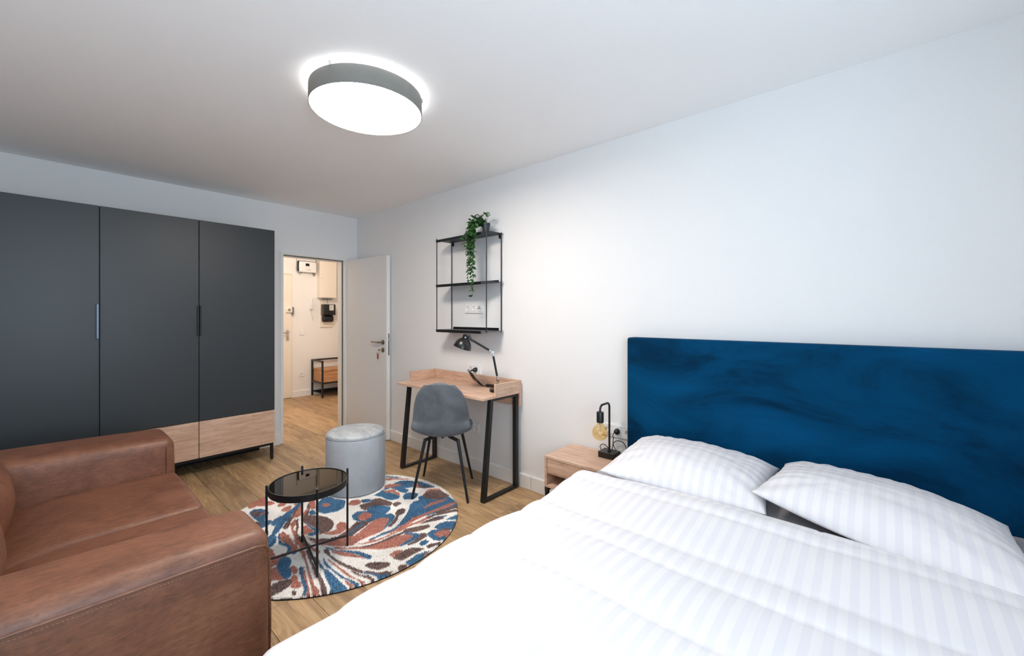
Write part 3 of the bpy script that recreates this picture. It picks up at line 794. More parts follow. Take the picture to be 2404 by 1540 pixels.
# ================================================================== coffee table
TC = (0.954, 2.304)
ct = thing('coffee_table', (*TC, 0.018), 'round black tray table with dark mirrored glass top on thin rods', 'table')
MB().lathe([(0.188, 0.405), (0.194, 0.405), (0.194, 0.440), (0.1905, 0.440), (0.190, 0.436), (0.188, 0.4355), (0.188, 0.405)], (*TC, 0), 96).build('rim', M_black, ct)
MB().lathe([(0, 0.430), (0.1895, 0.430), (0.1895, 0.4365), (0, 0.4365)], (*TC, 0), 96).build('glass_top', M_tint, ct, angle=20)
MB().lathe([(0, 0.406), (0.188, 0.406), (0.188, 0.4295), (0, 0.4295)], (*TC, 0), 64).build('tray_base', M_black, ct, angle=20)
for a in (78, -12, -102, 168):
    x, y = TC[0]+0.2005*math.cos(R(a)), TC[1]+0.2005*math.sin(R(a))
    g = MB().tube([(x, y, 0.018), (x, y, 0.463)], 0.0058, 10).build('leg', M_black, ct)
for a, z in ((78, 0.066), (-12, 0.078)):
    c, s = math.cos(R(a))*0.2, math.sin(R(a))*0.2
    MB().tube([(TC[0]-c, TC[1]-s, z), (TC[0]+c, TC[1]+s, z)], 0.0056, 10).build('cross_bar', M_black, ct)

# ================================================================== desk
dk = thing('desk', (2.25, 2.58, 0), 'small oak desk with raised rim and black metal loop legs by the wall', 'desk')
DY0, DY1 = 2.052, 3.116
MB().box(2.037, 2.4395, DY0, DY1, 0.737, 0.755, 0.001).build('desktop', M_oakY, dk, smooth=False)
MB().box(2.44, 2.458, DY0, DY1, 0.636, 0.838, 0.001).build('back_panel', M_oakY, dk, smooth=False)
for a in (DY0, DY1-0.018): MB().box(2.168, 2.4395, a, a+0.018, 0.7555, 0.838, 0.001).build('side_panel', M_oakX, dk, smooth=False)
for y in (2.083, 3.088):
    q = 0.0118
    MB().tube([(2.062+q, y, 0.0138), (2.146, y, 0.7228), (2.4255, y, 0.7228), (2.4255, y, 0.0138)], q, 4, True, True).build('leg_frame', M_black, dk, smooth=False)

# ================================================================== chair
ca = Vector((1.873, 2.327)); cb = Vector((2.205, 2.634)); cc = (ca+cb)/2; ang = math.atan2(cb.y-ca.y, cb.x-ca.x)
ch = thing('desk_chair', (cc.x, cc.y, 0), 'blue-grey velvet shell chair with black metal legs facing the desk', 'chair', None, ang)
CM = worldmat(ch)
prof = [(0.235, 0.432, 0.155), (0.215, 0.452, 0.182), (0.14, 0.462, 0.208), (0.04, 0.456, 0.220), (-0.06, 0.450, 0.222), (-0.125, 0.455, 0.218), (-0.168, 0.480, 0.219), (-0.188, 0.530, 0.214), (-0.202, 0.600, 0.206), (-0.216, 0.680, 0.194), (-0.230, 0.755, 0.178), (-0.239, 0.808, 0.160), (-0.244, 0.842, 0.134), (-0.247, 0.860, 0.098)]
def shell(u, v):
    x = v*(len(prof)-1); i = min(int(x), len(prof)-2); f = x-i
    a, b, w = [prof[i][k]*(1-f)+prof[i+1][k]*f for k in range(3)]
    s = 2*u-1; back = min(1, max(0, (b-0.47)/0.10)) if v > 0.4 else 0
    lift = 0.055*(1-back)*min(1, v*3+0.2); fwd = 0.060*back*(1-0.7*max(0, (b-0.56)/0.30))
    drop = 0.026*min(1, max(0, (b-0.70)/0.15))
    return CM @ Vector((a+fwd*s*s, w*s, b+lift*abs(s)**2.4-drop*s*s))
sh = MB().grid(shell, 17, 29).build('seat_shell', M_chairv, ch, angle=180)
so = sh.modifiers.new('solid', 'SOLIDIFY'); so.thickness = 0.036; so.offset = 0
ss = sh.modifiers.new('sub', 'SUBSURF'); ss.levels = 1; ss.render_levels = 2
feet = [(1.752, 2.491, 0.016), (2.087, 2.803, 0), (1.997, 2.164, 0), (2.322, 2.464, 0)]
mb = MB()
for fx, fy, fz in feet:
    d = Vector((fx-cc.x, fy-cc.y)); t = cc+d*0.60; n_ = cc+d*0.22
    MB().tube([(fx, fy, fz), (t.x, t.y, 0.425)], [0.0085, 0.0125], 14).build('leg', M_black, ch)
    mb.tube([(t.x, t.y, 0.418), (n_.x, n_.y, 0.424)], 0.009, 4, False, True)
mb.tube([(cc.x-0.08*math.cos(ang), cc.y-0.08*math.sin(ang), 0.426), (cc.x+0.08*math.cos(ang), cc.y+0.08*math.sin(ang), 0.426)], 0.010, 4, False, True)
mb.build('under_frame', M_black, ch, smooth=False)

# ================================================================== sockets and switches
def panel(name, c, u, n, mods, label, cat, group=None, pitch=0.0715):
    """wall plate; c centre on the wall, u along the wall, n out of the wall"""
    u, n = Vector(u), Vector(n); up = Vector((0, 0, 1)); c = Vector(c)
    M = Matrix((u, up, n)).transposed().to_4x4(); M.translation = c
    t = thing(name, c, label, cat, group)
    k = len(mods); hw = 0.0405+pitch*(k-1)/2
    mb = MB(); b = 0.0285
    mb.box(-hw, hw, b, 0.0405, 0.0004, 0.010, 0.0015, mat=M).box(-hw, hw, -0.0405, -b, 0.0004, 0.010, 0.0015, mat=M)
    xs = [pitch*(i-(k-1)/2) for i in range(k)]
    cuts = [-hw]+[v for x in xs for v in (x-b, x+b)]+[hw]
    for a, d in zip(cuts[::2], cuts[1::2]): mb.box(a, d, -b, b, 0.0004, 0.010, mat=M)
    mb.build('frame', M_plas, t, smooth=False)
    for x, m in zip(xs, mods):
        def sq(i, h):
            a = 2*math.pi*(i+0.5)/32; s = 1/max(abs(math.cos(a)), abs(math.sin(a))); return (x+h*s*math.cos(a), h*s*math.sin(a))
        mb = MB()
        if m in 'sp':
            rings = []
            for kind, r, z in (('q', 0.0282, 0.0004), ('q', 0.0282, 0.0118), ('q', 0.0275, 0.0125), ('c', 0.0215, 0.0125), ('c', 0.0195, 0.0118), ('c', 0.0190, 0.0020)):
                rings.append([mb.bm.verts.new(M @ Vector(((*sq(i, r), z) if kind == 'q' else (x+r*math.cos(2*math.pi*(i+0.5)/32), r*math.sin(2*math.pi*(i+0.5)/32), z)))) for i in range(32)])
            for A, B in zip(rings, rings[1:]):
                for i in range(32): mb.bm.faces.new((A[i], A[(i+1) % 32], B[(i+1) % 32], B[i]))
            mb.bm.faces.new(rings[-1])
            ins = mb.build('socket_insert', M_plas, t, angle=30)
            for dx in (-0.0095, 0.0095): MB().lathe([(0, 0.0022), (0.0028, 0.0022), (0.0028, 0.0026), (0, 0.0026)], M @ Vector((x+dx, 0, 0)), 10, n).build('pin_hole', M_gap, ins, smooth=False)
            for s in (-1, 1): MB().box(x-0.003, x+0.003, s*0.0178-0.0015, s*0.0178+0.0015, 0.002, 0.0105, mat=M).build('earth_clip', M_steel, ins, smooth=False)
        elif m == 't':
            mb.box(x-0.0282, x+0.0282, -0.0282, 0.0282, 0.0004, 0.0125, 0.001, mat=M); ins = mb.build('aerial_insert', M_plas, t)
            for dx, dy in ((-0.010, 0), (0.012, 0), (0.001, 0.014)):
                MB().lathe([(0.0032, 0.0126), (0.0055, 0.0126), (0.0055, 0.0140), (0.0032, 0.0140), (0.0032, 0.0126)], M @ Vector((x+dx, dy, 0)), 14, n).build('port_ring', M_steel, ins)
                MB().lathe([(0, 0.0126), (0.0033, 0.0126), (0.0033, 0.0132), (0, 0.0132)], M @ Vector((x+dx, dy, 0)), 14, n).build('port_hole', M_gap, ins)
        elif m == 'w':
            mb.box(x-0.0275, x+0.0275, -0.0275, 0.0275, 0.0004, 0.0145, 0.0015, mat=M).build('rocker', M_plas, t)
    return t
uR, nR = (0, -1, 0), (-1, 0, 0)
panel('wall_socket', (XW, 2.603, 1.403), uR, nR, 'sst', 'white triple wall socket with aerial ports inside the black wall shelf', 'socket')
panel('wall_socket', (XW, 2.605, 0.873), uR, nR, 'sp', 'white double wall socket above the desk with a black plug in it', 'socket')
panel('wall_socket', (XW, 2.573, 0.366), uR, nR, 's', 'white single wall socket low under the desk beside the chair', 'socket')
panel('wall_socket', (XW, 1.241, 0.584), uR, nR, 'sps', 'white socket strip above the nightstand beside the blue headboard', 'socket')
uH, nH = (1, 0, 0), (0, -1, 0)
panel('light_switch', (2.830, YH, 1.056), uH, nH, 'w', 'white light switch on the hallway wall beside the entrance door', 'switch')
panel('wall_socket', (2.824, YH, 0.366), uH, nH, 's', 'white wall socket low on the hallway wall beside the bench', 'socket')

# ================================================================== wall shelf
ws = thing('wall_shelf', (2.38, 2.58, 1.2), 'black metal wall shelf with three plates and thin rods above the desk', 'shelf')
for x in (2.2935, 2.4655):
    for y in (2.272, 2.889): MB().tube([(x, y, 1.205), (x, y, 2.022)], 0.0044, 10).build('post', M_black, ws)
for z in (1.218, 1.613, 2.008):
    p = MB().box(2.290, 2.469, 2.250, 2.911, z-0.0012, z+0.0012).build('shelf_plate', M_black, ws, smooth=False)
    MB().box(2.2875, 2.2900, 2.330, 2.893, z-0.022, z+0.001).build('front_lip', M_black, p, smooth=False)
    MB().box(2.4690, 2.4715, 2.305, 2.872, z-0.001, z+0.022).build('back_lip', M_black, p, smooth=False)
    if z > 1.9:
        for y in (2.283, 2.868): MB().box(2.460, 2.4765, y, y+0.012, z-0.034, z-0.002, 0.003, 2).build('bracket', M_black, p)

# ================================================================== trailing plant
QC = (2.362, 2.345)
pp = thing('potted_plant', (*QC, 2.0092), 'trailing green vine in a small black pot on top of the wall shelf', 'plant')
pot = MB().lathe([(0, 2.0094), (0.025, 2.0094), (0.031, 2.072), (0.034, 2.072), (0.035, 2.089), (0.031, 2.089), (0.030, 2.080), (0, 2.080)], (*QC, 0), 32).build('pot', M_pot, pp)
MB().lathe([(0, 2.0802), (0.0298, 2.0802), (0.0298, 2.083), (0, 2.0835)], (*QC, 0), 24).build('soil', M_soil, pp)
rnd = random.Random(11)
stems = MB(); fol = MB()
def leaf(mb, p, d, up, L, Wd):
    d = d.normalized(); s = d.cross(up)
    if s.length < 1e-3: s = d.orthogonal()
    s.normalize(); nrm = s.cross(d).normalized()
    rows = [(0, 0.05), (0.2, 0.62), (0.45, 1.0), (0.72, 0.74), (1.0, 0.04)]
    R_ = []
    for t, w in rows:
        c = p+d*L*t-nrm*L*0.22*t*t
        R_.append([mb.bm.verts.new(c-s*Wd*w*0.5+nrm*Wd*w*0.10), mb.bm.verts.new(c), mb.bm.verts.new(c+s*Wd*w*0.5+nrm*Wd*w*0.10)])
    for A, B in zip(R_, R_[1:]):
        mb.bm.faces.new((A[0], A[1], B[1], B[0])); mb.bm.faces.new((A[1], A[2], B[2], B[1]))
def rv(): return Vector((rnd.uniform(-1, 1), rnd.uniform(-1, 1), rnd.uniform(-1, 1)))
ends = [(2.40, 1.49), (2.375, 1.60), (2.44, 1.63), (2.42, 1.74), (2.40, 1.78), (2.45, 1.70), (2.43, 1.86), (2.38, 1.88), (2.50, 1.93), (2.47, 1.90), (2.36, 1.95), (2.52, 2.00), (2.41, 1.83), (2.39, 1.69), (2.455, 1.84)]
for i, (ye, ze) in enumerate(ends):
    ytop = 2.37+rnd.uniform(0, 0.10); xf = 2.262+rnd.uniform(-0.02, 0.012)
    zt = 2.085+rnd.uniform(0.0, 0.04)
    path = spline([(QC[0], QC[1], 2.084), (2.33, (QC[1]+ytop)/2, zt), (2.285, ytop, zt-0.02), (xf, (ytop*0.6+ye*0.4), 2.0), (xf+rnd.uniform(-0.01, 0.01), ye+rnd.uniform(-0.012, 0.012), (2.0+ze)/2), (xf+rnd.uniform(-0.01, 0.01), ye, ze)], 10)
    stems.tube(path, 0.0011, 5)
    Ln = sum((b-a).length for a, b in zip(path, path[1:])); step = 0.0145; acc = 0; k = 0
    for a, b in zip(path, path[1:]):
        acc += (b-a).length
        while acc > step:
            acc -= step; k += 1
            side = Vector((rnd.uniform(-0.7, 0.2), (1 if k % 2 else -1)*rnd.uniform(0.5, 1), rnd.uniform(-0.9, 0.35)))
            up = Vector((-0.8, 0, 0.6))+rv()*0.5
            s_ = rnd.uniform(0.7, 1.15)
            s_ *= 1.15 if b.z > 1.9 else 1.0
            leaf(fol, b+rv()*0.003, side, up, 0.033*s_, 0.020*s_)
for i in range(95):      # the crown over the pot
    y = rnd.uniform(2.335, 2.475); x = rnd.uniform(2.29, 2.385); z = 2.085+rnd.uniform(-0.01, 0.060)*(1 if y < 2.45 else 0.6)
    d = Vector((rnd.uniform(-1, 0.5), rnd.uniform(-0.5, 1), rnd.uniform(-0.4, 0.9)))
    stems.tube([(QC[0], QC[1], 2.084), (x, y, z)], 0.0009, 4)
    leaf(fol, Vector((x, y, z)), d, Vector((-0.5, 0, 0.9))+rv()*0.4, rnd.uniform(0.028, 0.04), rnd.uniform(0.017, 0.024))
for dy, dz in ((-0.028, 0.066), (-0.010, 0.072), (-0.035, 0.05)):
    e = Vector((QC[0]-0.01, QC[1]+dy, 2.084+dz)); stems.tube([(QC[0], QC[1], 2.084), e], 0.001, 4)
    leaf(fol, e, Vector((-0.3, -0.8, 0.5)), Vector((-1, 0, 0.5)), 0.036, 0.019); leaf(fol, e, Vector((-0.3, 0.6, 0.7)), Vector((-1, 0, 0.5)), 0.034, 0.018)
stems.build('stems', M_leaf, pp)
fol.build('foliage', M_leaf, pp, kind='stuff', recalc=False)

# ================================================================== desk lamp
F_ = Vector((math.cos(R(41.15)), math.sin(R(41.15)), 0)); R_ = Vector((math.sin(R(41.15)), -math.cos(R(41.15)), 0))
BL = Vector((2.305, 2.165, 0.755))
dl = thing('desk_lamp', BL, 'black articulated desk lamp with dome shade at the right end of the desk', 'lamp')
MB().lathe([(0, 0), (0.058, 0), (0.060, 0.003), (0.060, 0.020), (0.056, 0.024), (0.012, 0.026), (0, 0.026)], BL+Vector((0, 0, 0.0002)), 40).build('base', M_blackp, dl)
def inplane(r, z): return Vector((BL.x, BL.y, 0))+R_*r+Vector((0, 0, z))
J0 = inplane(0.004, 0.845); J1 = inplane(-0.036, 1.058); J2 = inplane(-0.178, 1.142)
f0 = Vector((BL.x, BL.y, 0.781))
def knuckle(name, c, a, b, par):
    mb = MB().lathe([(0, -0.010), (0.013, -0.010), (0.0155, -0.006), (0.0155, 0.006), (0.013, 0.010), (0, 0.010)], c, 20, -F_)
    mb.lathe([(0, 0.010), (0.006, 0.010), (0.006, 0.016), (0, 0.016)], c, 12, -F_)
    for e in (a, b):
        d = (e-c).normalized(); mb.tube([c+d*0.012, c+d*0.020, c+d*0.034], [0.0065, 0.0085, 0.0065], 10)
    return mb.build(name, M_chrome, par)
knuckle('joint', J0, f0, J1, dl); knuckle('joint', J1, J0, J2, dl)
MB().tube([f0-Vector((0, 0, 0.002)), J0+(f0-J0).normalized()*0.03], 0.006, 10).build('foot_stem', M_chrome, dl)
def arm(a, b, e0, e1, n):
    d = (b-a).normalized(); return MB().tube([a+d*e0, b-d*e1], 0.0085, 12).build(n, M_blackp, dl)
arm(J0, J1, 0.032, 0.032, 'arm'); arm(J1, J2, 0.032, -0.006, 'arm')
axu = (R_*0.34+Vector((0, 0, 0.94))-F_*0.05).normalized()     # from the rim up through the shade
HC = inplane(-0.262, 1.122)+axu*0.0
shd = MB().lathe([(0.0690, -0.030), (0.0715, -0.030), (0.0715, -0.027), (0.0695, -0.026), (0.0665, -0.008), (0.0575, 0.014), (0.044, 0.031), (0.030, 0.041), (0.0265, 0.043), (0.0265, 0.072), (0.021, 0.076), (0, 0.077), (0, 0.074), (0.0235, 0.070), (0.0240, 0.043), (0.042, 0.028), (0.056, 0.011), (0.065, -0.009), (0.0690, -0.030)], HC, 48, axu).build('lamp_shade', M_blackp, dl)
MB().lathe([(0, 0), (0.0055, 0), (0.0055, 0.004), (0, 0.004)], HC+axu*0.056-F_*0.027, 14, -F_).build('switch_button', M_chrome, shd)
MB().lathe([(0, -0.012), (0.018, -0.010), (0.024, 0.005), (0.018, 0.030), (0, 0.034)], HC, 24, axu).build('bulb', M_plas, shd)
mb = MB().box(-0.011, 0.011, -0.009, 0.009, 0, 0.062, 0.002)
dd = (HC+axu*0.056-J2).normalized(); q = dd.to_track_quat('Z', 'Y').to_matrix().to_4x4(); q.translation = J2
mb.bm.transform(q); mb.build('head_bracket', M_blackp, dl)
tp = HC+axu*0.077
MB().tube(spline([tp, tp+axu*0.018+R_*0.003, tp+axu*0.022+R_*0.014, tp+R_*0.022+axu*0.0, J2+(HC-J2)*0.2+Vector((0, 0, 0.016))], 6), 0.0026, 6).build('lamp_cord', M_blackp, dl)
# its mains lead: plug, coil, inline switch
pl = Vector((XW-0.012, 2.569, 0.873))
MB().lathe([(0, -0.006), (0.0185, -0.006), (0.0185, 0.014), (0.014, 0.026), (0.0065, 0.030), (0.006, 0.046), (0, 0.046)], pl, 24, (-0.85, 0.45, -0.1)).build('plug', M_blackp, dl)
pe = pl+Vector((-0.036, 0.020, -0.006))
path = spline([pe, pe+Vector((-0.010, 0.012, -0.010)), (2.425, 2.600, 0.835), (2.405, 2.555, 0.800), (2.375, 2.50, 0.785), (2.36, 2.455, 0.765), (2.375, 2.445, 0.7615), (2.392, 2.47, 0.772), (2.398, 2.54, 0.815), (2.402, 2.60, 0.850), (2.408, 2.625, 0.868), (2.414, 2.610, 0.872), (2.40, 2.56, 0.835), (2.378, 2.50, 0.795), (2.352, 2.445, 0.766), (2.345, 2.425, 0.7590), (2.362, 2.430, 0.7590), (2.385, 2.485, 0.785), (2.398, 2.555, 0.826), (2.404, 2.615, 0.862), (2.41, 2.622, 0.862), (2.398, 2.575, 0.826), (2.37, 2.51, 0.79), (2.345, 2.44, 0.760), (2.325, 2.41, 0.7590), (2.41, 2.378, 0.766)], 8)
path = [Vector((2.398+(p.x-2.33)*0.32, p.y, p.z)) if p.y > 2.38 and p.x < 2.43 else p for p in path]
MB().tube(path, 0.0029, 7).build('power_cord', M_blackp, dl)
sw = MB().box(-0.033, 0.033, -0.0135, 0.0135, -0.0115, 0.0115, 0.004, 2)
mm = Matrix.Rotation(R(-80), 4, 'Z'); mm.translation = Vector((2.408, 2.345, 0.7675)); sw.bm.transform(mm); sw.build('cord_switch', M_blackp, dl)

# ================================================================== nightstand
ns = thing('nightstand', (2.30, 1.38, 0), 'oak nightstand with a drawer and open shelf beside the bed', 'nightstand')
NX, NY0, NY1 = 2.133, 1.165, 1.585
MB().box(NX, 2.461, NY0, NY1, 0.4225, 0.4375, 0.001).build('top_panel', M_oakY, ns, smooth=False)
for a in (NY0, NY1-0.018): MB().box(NX, 2.455, a, a+0.018, 0.2525, 0.4222, 0.0005).build('side_panel', M_oakX, ns, smooth=False)
MB().box(NX, 2.455, NY0, NY1, 0.236, 0.2523, 0.0005).build('bottom_panel', M_oakY, ns, smooth=False)
MB().box(2.440, 2.455, NY0+0.0182, NY1-0.0182, 0.2525, 0.4222).build('back_panel', M_oakY, ns, smooth=False)
MB().box(NX+0.008, 2.4398, NY0+0.0182, NY1-0.0182, 0.324, 0.332).build('shelf_panel', M_oakY, ns, smooth=False)
MB().box(NX+0.003, NX+0.019, NY0+0.020, NY1-0.020, 0.334, 0.4205, 0.001).build('drawer', M_oakY, ns, smooth=False)
for y in (NY0+0.012, NY1-0.012): MB().tube([(NX+0.012, y, 0.010), (NX+0.012, y, 0.226), (2.44, y, 0.226), (2.44, y, 0.010)], 0.0098, 4, True, True).build('leg_frame', M_black, ns, smooth=False)

# ================================================================== table lamp with globe bulb
tl = thing('table_lamp', (2.381, 1.256, 0.4375), 'black table lamp with bent tube and bare amber globe bulb on the nightstand', 'lamp')
MB().box(2.336, 2.426, 1.200, 1.310, 0.4378, 0.475, 0.0015).build('base', M_blackp, tl)
px_, py_ = 2.385, 1.256; sx_ = 2.266; rr = 0.028; zt = 0.785
c1 = [(px_-rr+rr*math.cos(t), py_, zt-rr+rr*math.sin(t)) for t in [math.pi/2*i/8 for i in range(9)]]
c2 = [(sx_+rr-rr*math.sin(t), py_, zt-rr+rr*math.cos(t)) for t in [math.pi/2*i/8 for i in range(9)]]
MB().tube([(px_, py_, 0.474)]+c1+c2+[(sx_, py_, 0.742)], 0.0066, 12).build('stem', M_black, tl)
MB().lathe([(0, 0.4752), (0.013, 0.4752), (0.012, 0.480), (0, 0.480)], (px_, py_, 0), 20).build('stem_collar', M_black, tl)
MB().lathe([(0, 0.746), (0.021, 0.746), (0.022, 0.744), (0.022, 0.682), (0.020, 0.680), (0, 0.680)], (sx_, py_, 0), 32).build('bulb_holder', M_black, tl)
bc = 0.6185; br = 0.0488
gp = [(0.017, 0.682), (0.0172, 0.672)]+[(br*math.sin(t), bc+br*math.cos(t)) for t in np.linspace(0.42, math.pi, 22)]
bl = MB().lathe([(r if r > 1e-4 else 0, z) for r, z in gp], (sx_, py_, 0), 40).build('globe_bulb', M_bulb, tl, angle=180, label='amber glass globe bulb')
MB().lathe([(0, 0.680), (0.006, 0.680), (0.005, 0.640), (0.0035, 0.630), (0, 0.629)], (sx_, py_, 0), 14).build('filament_stem', M_plas, bl)
hx = []
for i in range(160):
    t = i/159; a = 2*math.pi*7*t; r0 = 0.020+0.010*math.sin(math.pi*t); b = 2*math.pi*t
    hx.append((sx_+r0*math.cos(b)+0.003*math.cos(a)*math.cos(b), py_+r0*math.sin(b)+0.003*math.cos(a)*math.sin(b), 0.612+0.010*math.sin(3*b)+0.003*math.sin(a)))
MB().tube(hx, 0.0008, 5, True).build('filament', M_brass, bl)
pg = Vector((XW-0.012, 1.241, 0.584))
MB().lathe([(0, -0.006), (0.0185, -0.006), (0.0185, 0.012), (0.013, 0.022), (0.006, 0.026), (0, 0.027)], pg, 24, (-1, 0, 0)).build('plug', M_blackp, tl)
pe = pg+Vector((-0.022, 0.010, -0.004))
MB().tube(spline([pe, pe+Vector((-0.004, 0.010, -0.018)), (2.452, 1.262, 0.545), (2.450, 1.262, 0.500), (2.448, 1.235, 0.462), (2.450, 1.185, 0.455), (2.452, 1.172, 0.490), (2.452, 1.195, 0.525), (2.452, 1.235, 0.528), (2.450, 1.262, 0.505), (2.448, 1.270, 0.462), (2.445, 1.285, 0.450), (2.446, 1.305, 0.478), (2.446, 1.335, 0.487), (2.444, 1.355, 0.468), (2.440, 1.335, 0.443), (2.424, 1.290, 0.4425)], 8), 0.0026, 7).build('power_cord', M_blackp, tl)

# ================================================================== bed
BY0, BY1, BX0, BX1 = -0.665, 1.095, 0.385, 2.374
bd = thing('bed', (1.38, 0.215, 0), 'double bed with a tall blue velvet headboard against the right wall', 'bed')
def hb(q): return q
cube_round(MB(), 2.378, 2.476, -0.72, 1.134, 0.06, 1.206, 0.014, (0.004, 0, 0, 0, 0, 0), 16, 4).build('headboard', M_blue, bd, label='tall blue velvet headboard')
MB().box(BX0+0.01, BX1, BY0+0.01, BY1-0.01, 0.09, 0.30, 0.02, 3).build('bed_base', M_blue, bd)
cube_round(MB(), BX0, BX1, BY0, BY1, 0.302, 0.535, 0.05, (0, 0, 0, 0, 0, 0.006), 10, 4).build('mattress', M_grey, bd)
for x in (BX0+0.08, BX1-0.14):
    for y in (BY0+0.08, BY1-0.14): MB().box(x, x+0.06, y, y+0.06, 0, 0.092).build('leg', M_black, bd, smooth=False)

def add_stripe(o, fn):
    me = o.data; a = me.attributes.new('stripe', 'FLOAT', 'POINT')
    a.data.foreach_set('value', np.array([fn(i, v.co) for i, v in enumerate(me.vertices)], np.float32))
def nz(x, y, z, s): return mnoise.noise(Vector((x*s, y*s, z*s)))

def pillow(name, FL, FR, BR, BL_, h, label, seed, group=None):
    """corner points front-left, front-right, back-right, back-left; h: thickness"""
    FL, FR, BR, BL_ = map(Vector, (FL, FR, BR, BL_))
    c = (FL+FR+BR+BL_)/4; N = 46
    t = thing(name, c, label, 'pillow', group)
    mb = MB(); st = []
    def pos(u, v, s):
        p = FL*(1-u)*(1-v)+FR*u*(1-v)+BR*u*v+BL_*(1-u)*v
        a, b = 2*u-1, 2*v-1
        # edges pull in between the corners
        e = 0.10
        cx_ = (FL*(1-u)+FR*u+BL_*(1-u)+BR*u)/2; cy_ = (FL*(1-v)+BL_*v+FR*(1-v)+BR*v)/2
        p = p+(cx_-p)*e*(1-a*a)*abs(b)**3+(cy_-p)*e*0.6*(1-b*b)*abs(a)**3
        if b < 0: p = p-Vector((0.012, 0, 0.022))*(1-a*a)*b*b
        k = max(0, (1-abs(a)**2.6)*(1-abs(b)**2.6))**0.58
        w = 0.012*nz(u*3+seed, v*3, s, 1.3)*k+0.005*nz(u*2+seed, v*9, s, 2.0)*k
        edge = (1-k)
        w += 0.006*math.sin(24*math.atan2(b, a)+seed+4*nz(u, v, seed, 4))*edge*(1-edge)*2.2
        if s > 0: return p+Vector((0, 0, h*0.66*k+w))
        return p-Vector((0, 0, min(h*0.36*k, max(0.0, p.z-0.5455))))
    V = {}
    for s in (1, -1):
        for i in range(N):
            for j in range(N):
                e = i in (0, N-1) or j in (0, N-1)
                if e and s < 0: V[(i, j, s)] = V[(i, j, 1)]; continue
                u, v = i/(N-1), j/(N-1)
                # denser towards the rim
                u = 0.5-0.5*math.cos(math.pi*u)*(0.55)-0.225*math.copysign(1, 0.5-u)*abs(2*u-1)
                v = 0.5-0.5*math.cos(math.pi*v)*(0.55)-0.225*math.copysign(1, 0.5-v)*abs(2*v-1)
                V[(i, j, s)] = mb.bm.verts.new(pos(u, v, s)); st.append(u*(FR-FL).length)
        for i in range(N-1):
            for j in range(N-1):
                q = [V[(i, j, s)], V[(i+1, j, s)], V[(i+1, j+1, s)], V[(i, j+1, s)]]
                mb.bm.faces.new(q if s > 0 else q[::-1])
    o = mb.build('pillowcase', M_linen, t, angle=180)
    add_stripe(o, lambda i, v: st[i])
    return t
pillow('pillow', (1.768, 0.985, 0.592), (1.835, 0.300, 0.572), (2.345, 0.325, 0.600), (2.345, 1.026, 0.615), 0.155, 'white striped pillow at the lamp side of the bed beside the nightstand', 1.3)
pillow('pillow', (1.872, 0.362, 0.634), (1.685, -0.400, 0.580), (2.262, -0.372, 0.592), (2.335, 0.305, 0.634), 0.152, 'white striped pillow at the far side of the bed, its corner lapping the other pillow', 5.1)

